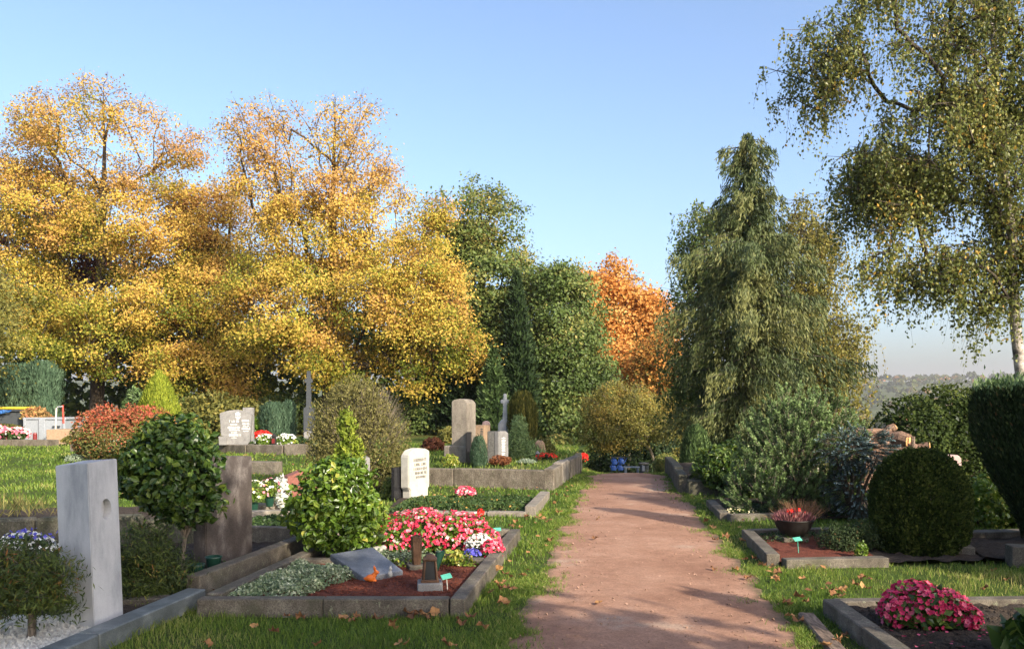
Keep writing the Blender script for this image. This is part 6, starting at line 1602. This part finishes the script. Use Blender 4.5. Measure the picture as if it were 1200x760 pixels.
def verge(n, y0, y1, hgt, wd, seed):
    """ragged tufts that creep over both edges of the path"""
    g = np.random.default_rng(seed)
    y = y0 + (y1 - y0) * g.random(n) ** 1.4; sd = np.where(g.random(n) < .5, -1, 1)
    ex = np.where(sd < 0, path_left(y) + edge_wob(y, 1.5), path_right(y) + edge_wob(y, 7.5))
    off = g.normal(size=n) * .13
    nz = vnoise(y * 2.3, ex * 0 + sd * 7, 31) * .5 + vnoise(y * 7, off * 9 + sd, 32) * .5
    keep = (nz > .42 + .16 * g.random(n) + np.where(off > .05, .12, 0)) 
    x = (ex - sd * off)[keep]; y = y[keep]; m = len(x)
    z = ground_z(x, y)
    h = hgt * (.4 + .9 * g.random(m)); a = g.random(m) * 6.283; b = g.random(m) * 6.283
    sx, sy = np.cos(a) * wd * .5, np.sin(a) * wd * .5; ln_ = h * (.4 + .8 * g.random(m)); lx, ly = np.cos(b) * ln_, np.sin(b) * ln_
    V = np.stack([np.stack([x - sx, y - sy, z], -1), np.stack([x + sx, y + sy, z], -1), np.stack([x + sx * .7 + lx * .4, y + sy * .7 + ly * .4, z + h * .6], -1),
                  np.stack([x - sx * .7 + lx * .4, y - sy * .7 + ly * .4, z + h * .6], -1), np.stack([x + lx, y + ly, z + h], -1)], 1)
    base = np.arange(m) * 5
    part('verge_grass', V.reshape(-1, 3), [base[:, None] + np.array([0, 1, 2, 3])[None], base[:, None] + np.array([3, 2, 4])[None]], M['grass'], None,
         np.repeat(np.clip(.5 + .22 * g.normal(size=m), 0, 1), 5), kind='stuff')
verge(52000, 4.3, 12, .042, .0055, 206)
verge(22000, 12, 24, .05, .012, 207)
lawn(62000, -7, 7.5, 8.5, 13.5, .065, .011, 201)
lawn(50000, -14, 9, 13.5, 22, .075, .02, 202, tone=(.38, .2))
lawn(42000, -26, 7, 22, 34, .09, .035, 203, tone=(.32, .2))
lawn(20000, -6.5, 2.2, 16, 26, .10, .018, 204, True)

# ------------------------------------------------------------------ fallen leaves
def maple_mesh(seed):
    g = np.random.default_rng(seed)
    pts = [(0, -.5), (.2, -.3), (.46, -.3), (.42, -.05), (.52, .18), (.34, .24), (.22, .42), (0, .56), (-.2, .40), (-.34, .26), (-.5, .2), (-.40, -.02), (-.44, -.32), (-.2, -.28)]
    V = [(0, 0, .0)] + [(x, y, .5 * (x * x + y * y) * g.uniform(.2, 2.2) * (1 if g.random() < .8 else -1) + .06 * g.normal()) for x, y in pts]
    V.append((.02, -.85, .05)); V.append((-.02, -.85, .05))
    k = len(pts)
    T = [[0, 1 + i, 1 + (i + 1) % k] for i in range(k)] + [[1, k + 1, k + 2]]
    return raw_mesh('maple_leaf', np.array(V), np.array(T), M['fallen'], np.full(len(V), g.random()))
LM = [maple_mesh(i) for i in range(7)]
spots = [(590, 706), (237, 702), (213, 697), (205, 703), (336, 722), (353, 722), (320, 742), (244, 757), (372, 757), (298, 735), (404, 724), (418, 721), (413, 726), (443, 724), (460, 735), (461, 730), (467, 756), (477, 756), (478, 718), (490, 717), (484, 722), (497, 720), (500, 724), (505, 717), (510, 719), (552, 724), (541, 730), (538, 727), (565, 734), (522, 755), (531, 757),
         (585, 668), (592, 673), (588, 688), (596, 690), (582, 683), (575, 694), (612, 674), (590, 683), (605, 612), (598, 616), (617, 606), (637, 608), (642, 611), (655, 600), (650, 590), (663, 582), (645, 632), (634, 580), (610, 618), (602, 617),
         (701, 607), (702, 706), (697, 630), (836, 665), (873, 656), (862, 666), (876, 676), (908, 678), (940, 678), (936, 700), (922, 706), (972, 692), (983, 692), (977, 697), (988, 690), (987, 700), (1016, 690), (1002, 683), (990, 744), (982, 750), (936, 728), (926, 722), (968, 757), (945, 706), (912, 670), (1155, 690), (1180, 680), (1010, 676), (1165, 668), (905, 665), (838, 632), (850, 628), (884, 655), (893, 662), (828, 610), (835, 618), (870, 634)]
rr = random.Random(5)
for i, (u, v) in enumerate(spots):
    p = G(u, v, .035)
    onpath = path_left(p[1]) + .05 < p[0] < path_right(p[1]) - .05
    s = rr.uniform(.055, .095) * (1.25 if (u, v) == (590, 706) else 1) * (1 + .02 * max(0, p[1] - 8))
    o = bpy.data.objects.new('fallen_leaf', LM[i % 7])
    COL.objects.link(o)
    zg = .035 if onpath else float(ground_z(p[0], p[1])) + .045
    o.location = (p[0], p[1], zg)
    o.scale = (s, s, s * 1.3)
    o.rotation_euler = (rr.uniform(-.5, .5), rr.uniform(-.5, .5), rr.uniform(0, 6.28))
    if onpath:
        lab = {(701, 607): 'orange-brown leaf lying alone on the red gravel path near the shadow streaks', (702, 706): 'curled brown leaf lying near the middle of the path in front', (697, 630): 'small brown leaf on the left half of the red gravel path'}.get((u, v), 'small brown leaf fallen near the right edge of the gravel path')
        tag(o, lab, 'fallen leaf', 'fallen leaves on the path')
    elif (u, v) == (590, 706): tag(o, 'largest brown maple leaf lying flat in the grass near the lower left path edge', 'fallen leaf', 'fallen leaves left of the path')
    elif u < 700 and 476 < u < 545 and v < 735: tag(o, 'brown leaf in the heap against the front kerb of the mulch grave', 'fallen leaf', 'fallen leaves heaped at the front kerb')
    elif u < 460 and v < 730: tag(o, 'brown leaf in the shaded grass along the front kerb of the mulch grave', 'fallen leaf', 'fallen leaves along the front kerb')
    elif u < 570 and v >= 724: tag(o, 'brown leaf scattered in the shaded grass at the bottom edge', 'fallen leaf', 'fallen leaves in the bottom grass')
    elif u < 640 and v > 660: tag(o, 'brown leaf in the grass strip beside the right kerb of the mulch grave', 'fallen leaf', 'fallen leaves beside the right kerb')
    elif u < 700: tag(o, 'orange-brown leaf on the lit grass strip left of the path farther back', 'fallen leaf', 'fallen leaves on the far left verge')
    elif v < 640: tag(o, 'brown leaf on the shaded verge right of the path by the pine kerb', 'fallen leaf', 'fallen leaves by the pine kerb')
    elif u > 965 and v < 740 and u < 1000: tag(o, 'brown leaf in the cluster at the corner of the magenta begonia kerb', 'fallen leaf', 'fallen leaves at the begonia kerb')
    elif u >= 1000: tag(o, 'brown leaf in the lit grass between box dome and magenta begonias', 'fallen leaf', 'fallen leaves before the box dome')
    else: tag(o, 'dry brown leaf in the grass between path and right graves', 'fallen leaf', 'fallen leaves right of the path')
# small distant litter
g = np.random.default_rng(210); n = 1500
y = 7 + 26 * g.random(n); x = np.where(g.random(n) < .7, g.uniform(-10, 1.9, n) * (y / 20), g.uniform(2.4, 7, n) * (y / 16))
ok = ((x < path_left(y) - .05) | (x > path_right(y) + .05))
ok &= ~inside([T0, T1, T2, (2.3, 26), (-6.5, 27)], x, y)
for poly in EXCL: ok &= ~inside(poly, x, y)
x, y = x[ok], y[ok]; n = len(x)
leaf_part('leaf_litter', np.stack([x, y, ground_z(x, y) + .06], -1), rdir(n, g) * [1, 1, .2], unit(rdir(n, g) * .5 + [0, 0, 1]), .07, .05, g.random(n), M['fallen'], None, kind='stuff')

# ------------------------------------------------------------------ autumn haze: one closed box round the whole scene
hm = bpy.data.materials.new('thin_haze'); hm.use_nodes = True
hn, hl = hm.node_tree.nodes, hm.node_tree.links
hn.remove(hn['Principled BSDF'])
pv = hn.new('ShaderNodeVolumePrincipled')
pv.inputs['Color'].default_value = (.97, .93, .97, 1)
pv.inputs['Density'].default_value = HAZE
pv.inputs['Anisotropy'].default_value = 0.2
hl.new(pv.outputs[0], hn['Material Output'].inputs['Volume'])
bm = bmesh.new(); bmesh.ops.create_cube(bm, size=1)
for v in bm.verts: v.co = (v.co.x * 12100, v.co.y * 6500 + 2800, -45 if v.co.z < 0 else 105)
hmesh = bpy.data.meshes.new('haze'); bm.to_mesh(hmesh); bm.free(); hmesh.materials.append(hm)
ho = bpy.data.objects.new('haze', hmesh); COL.objects.link(ho); tag(ho, kind='stuff')
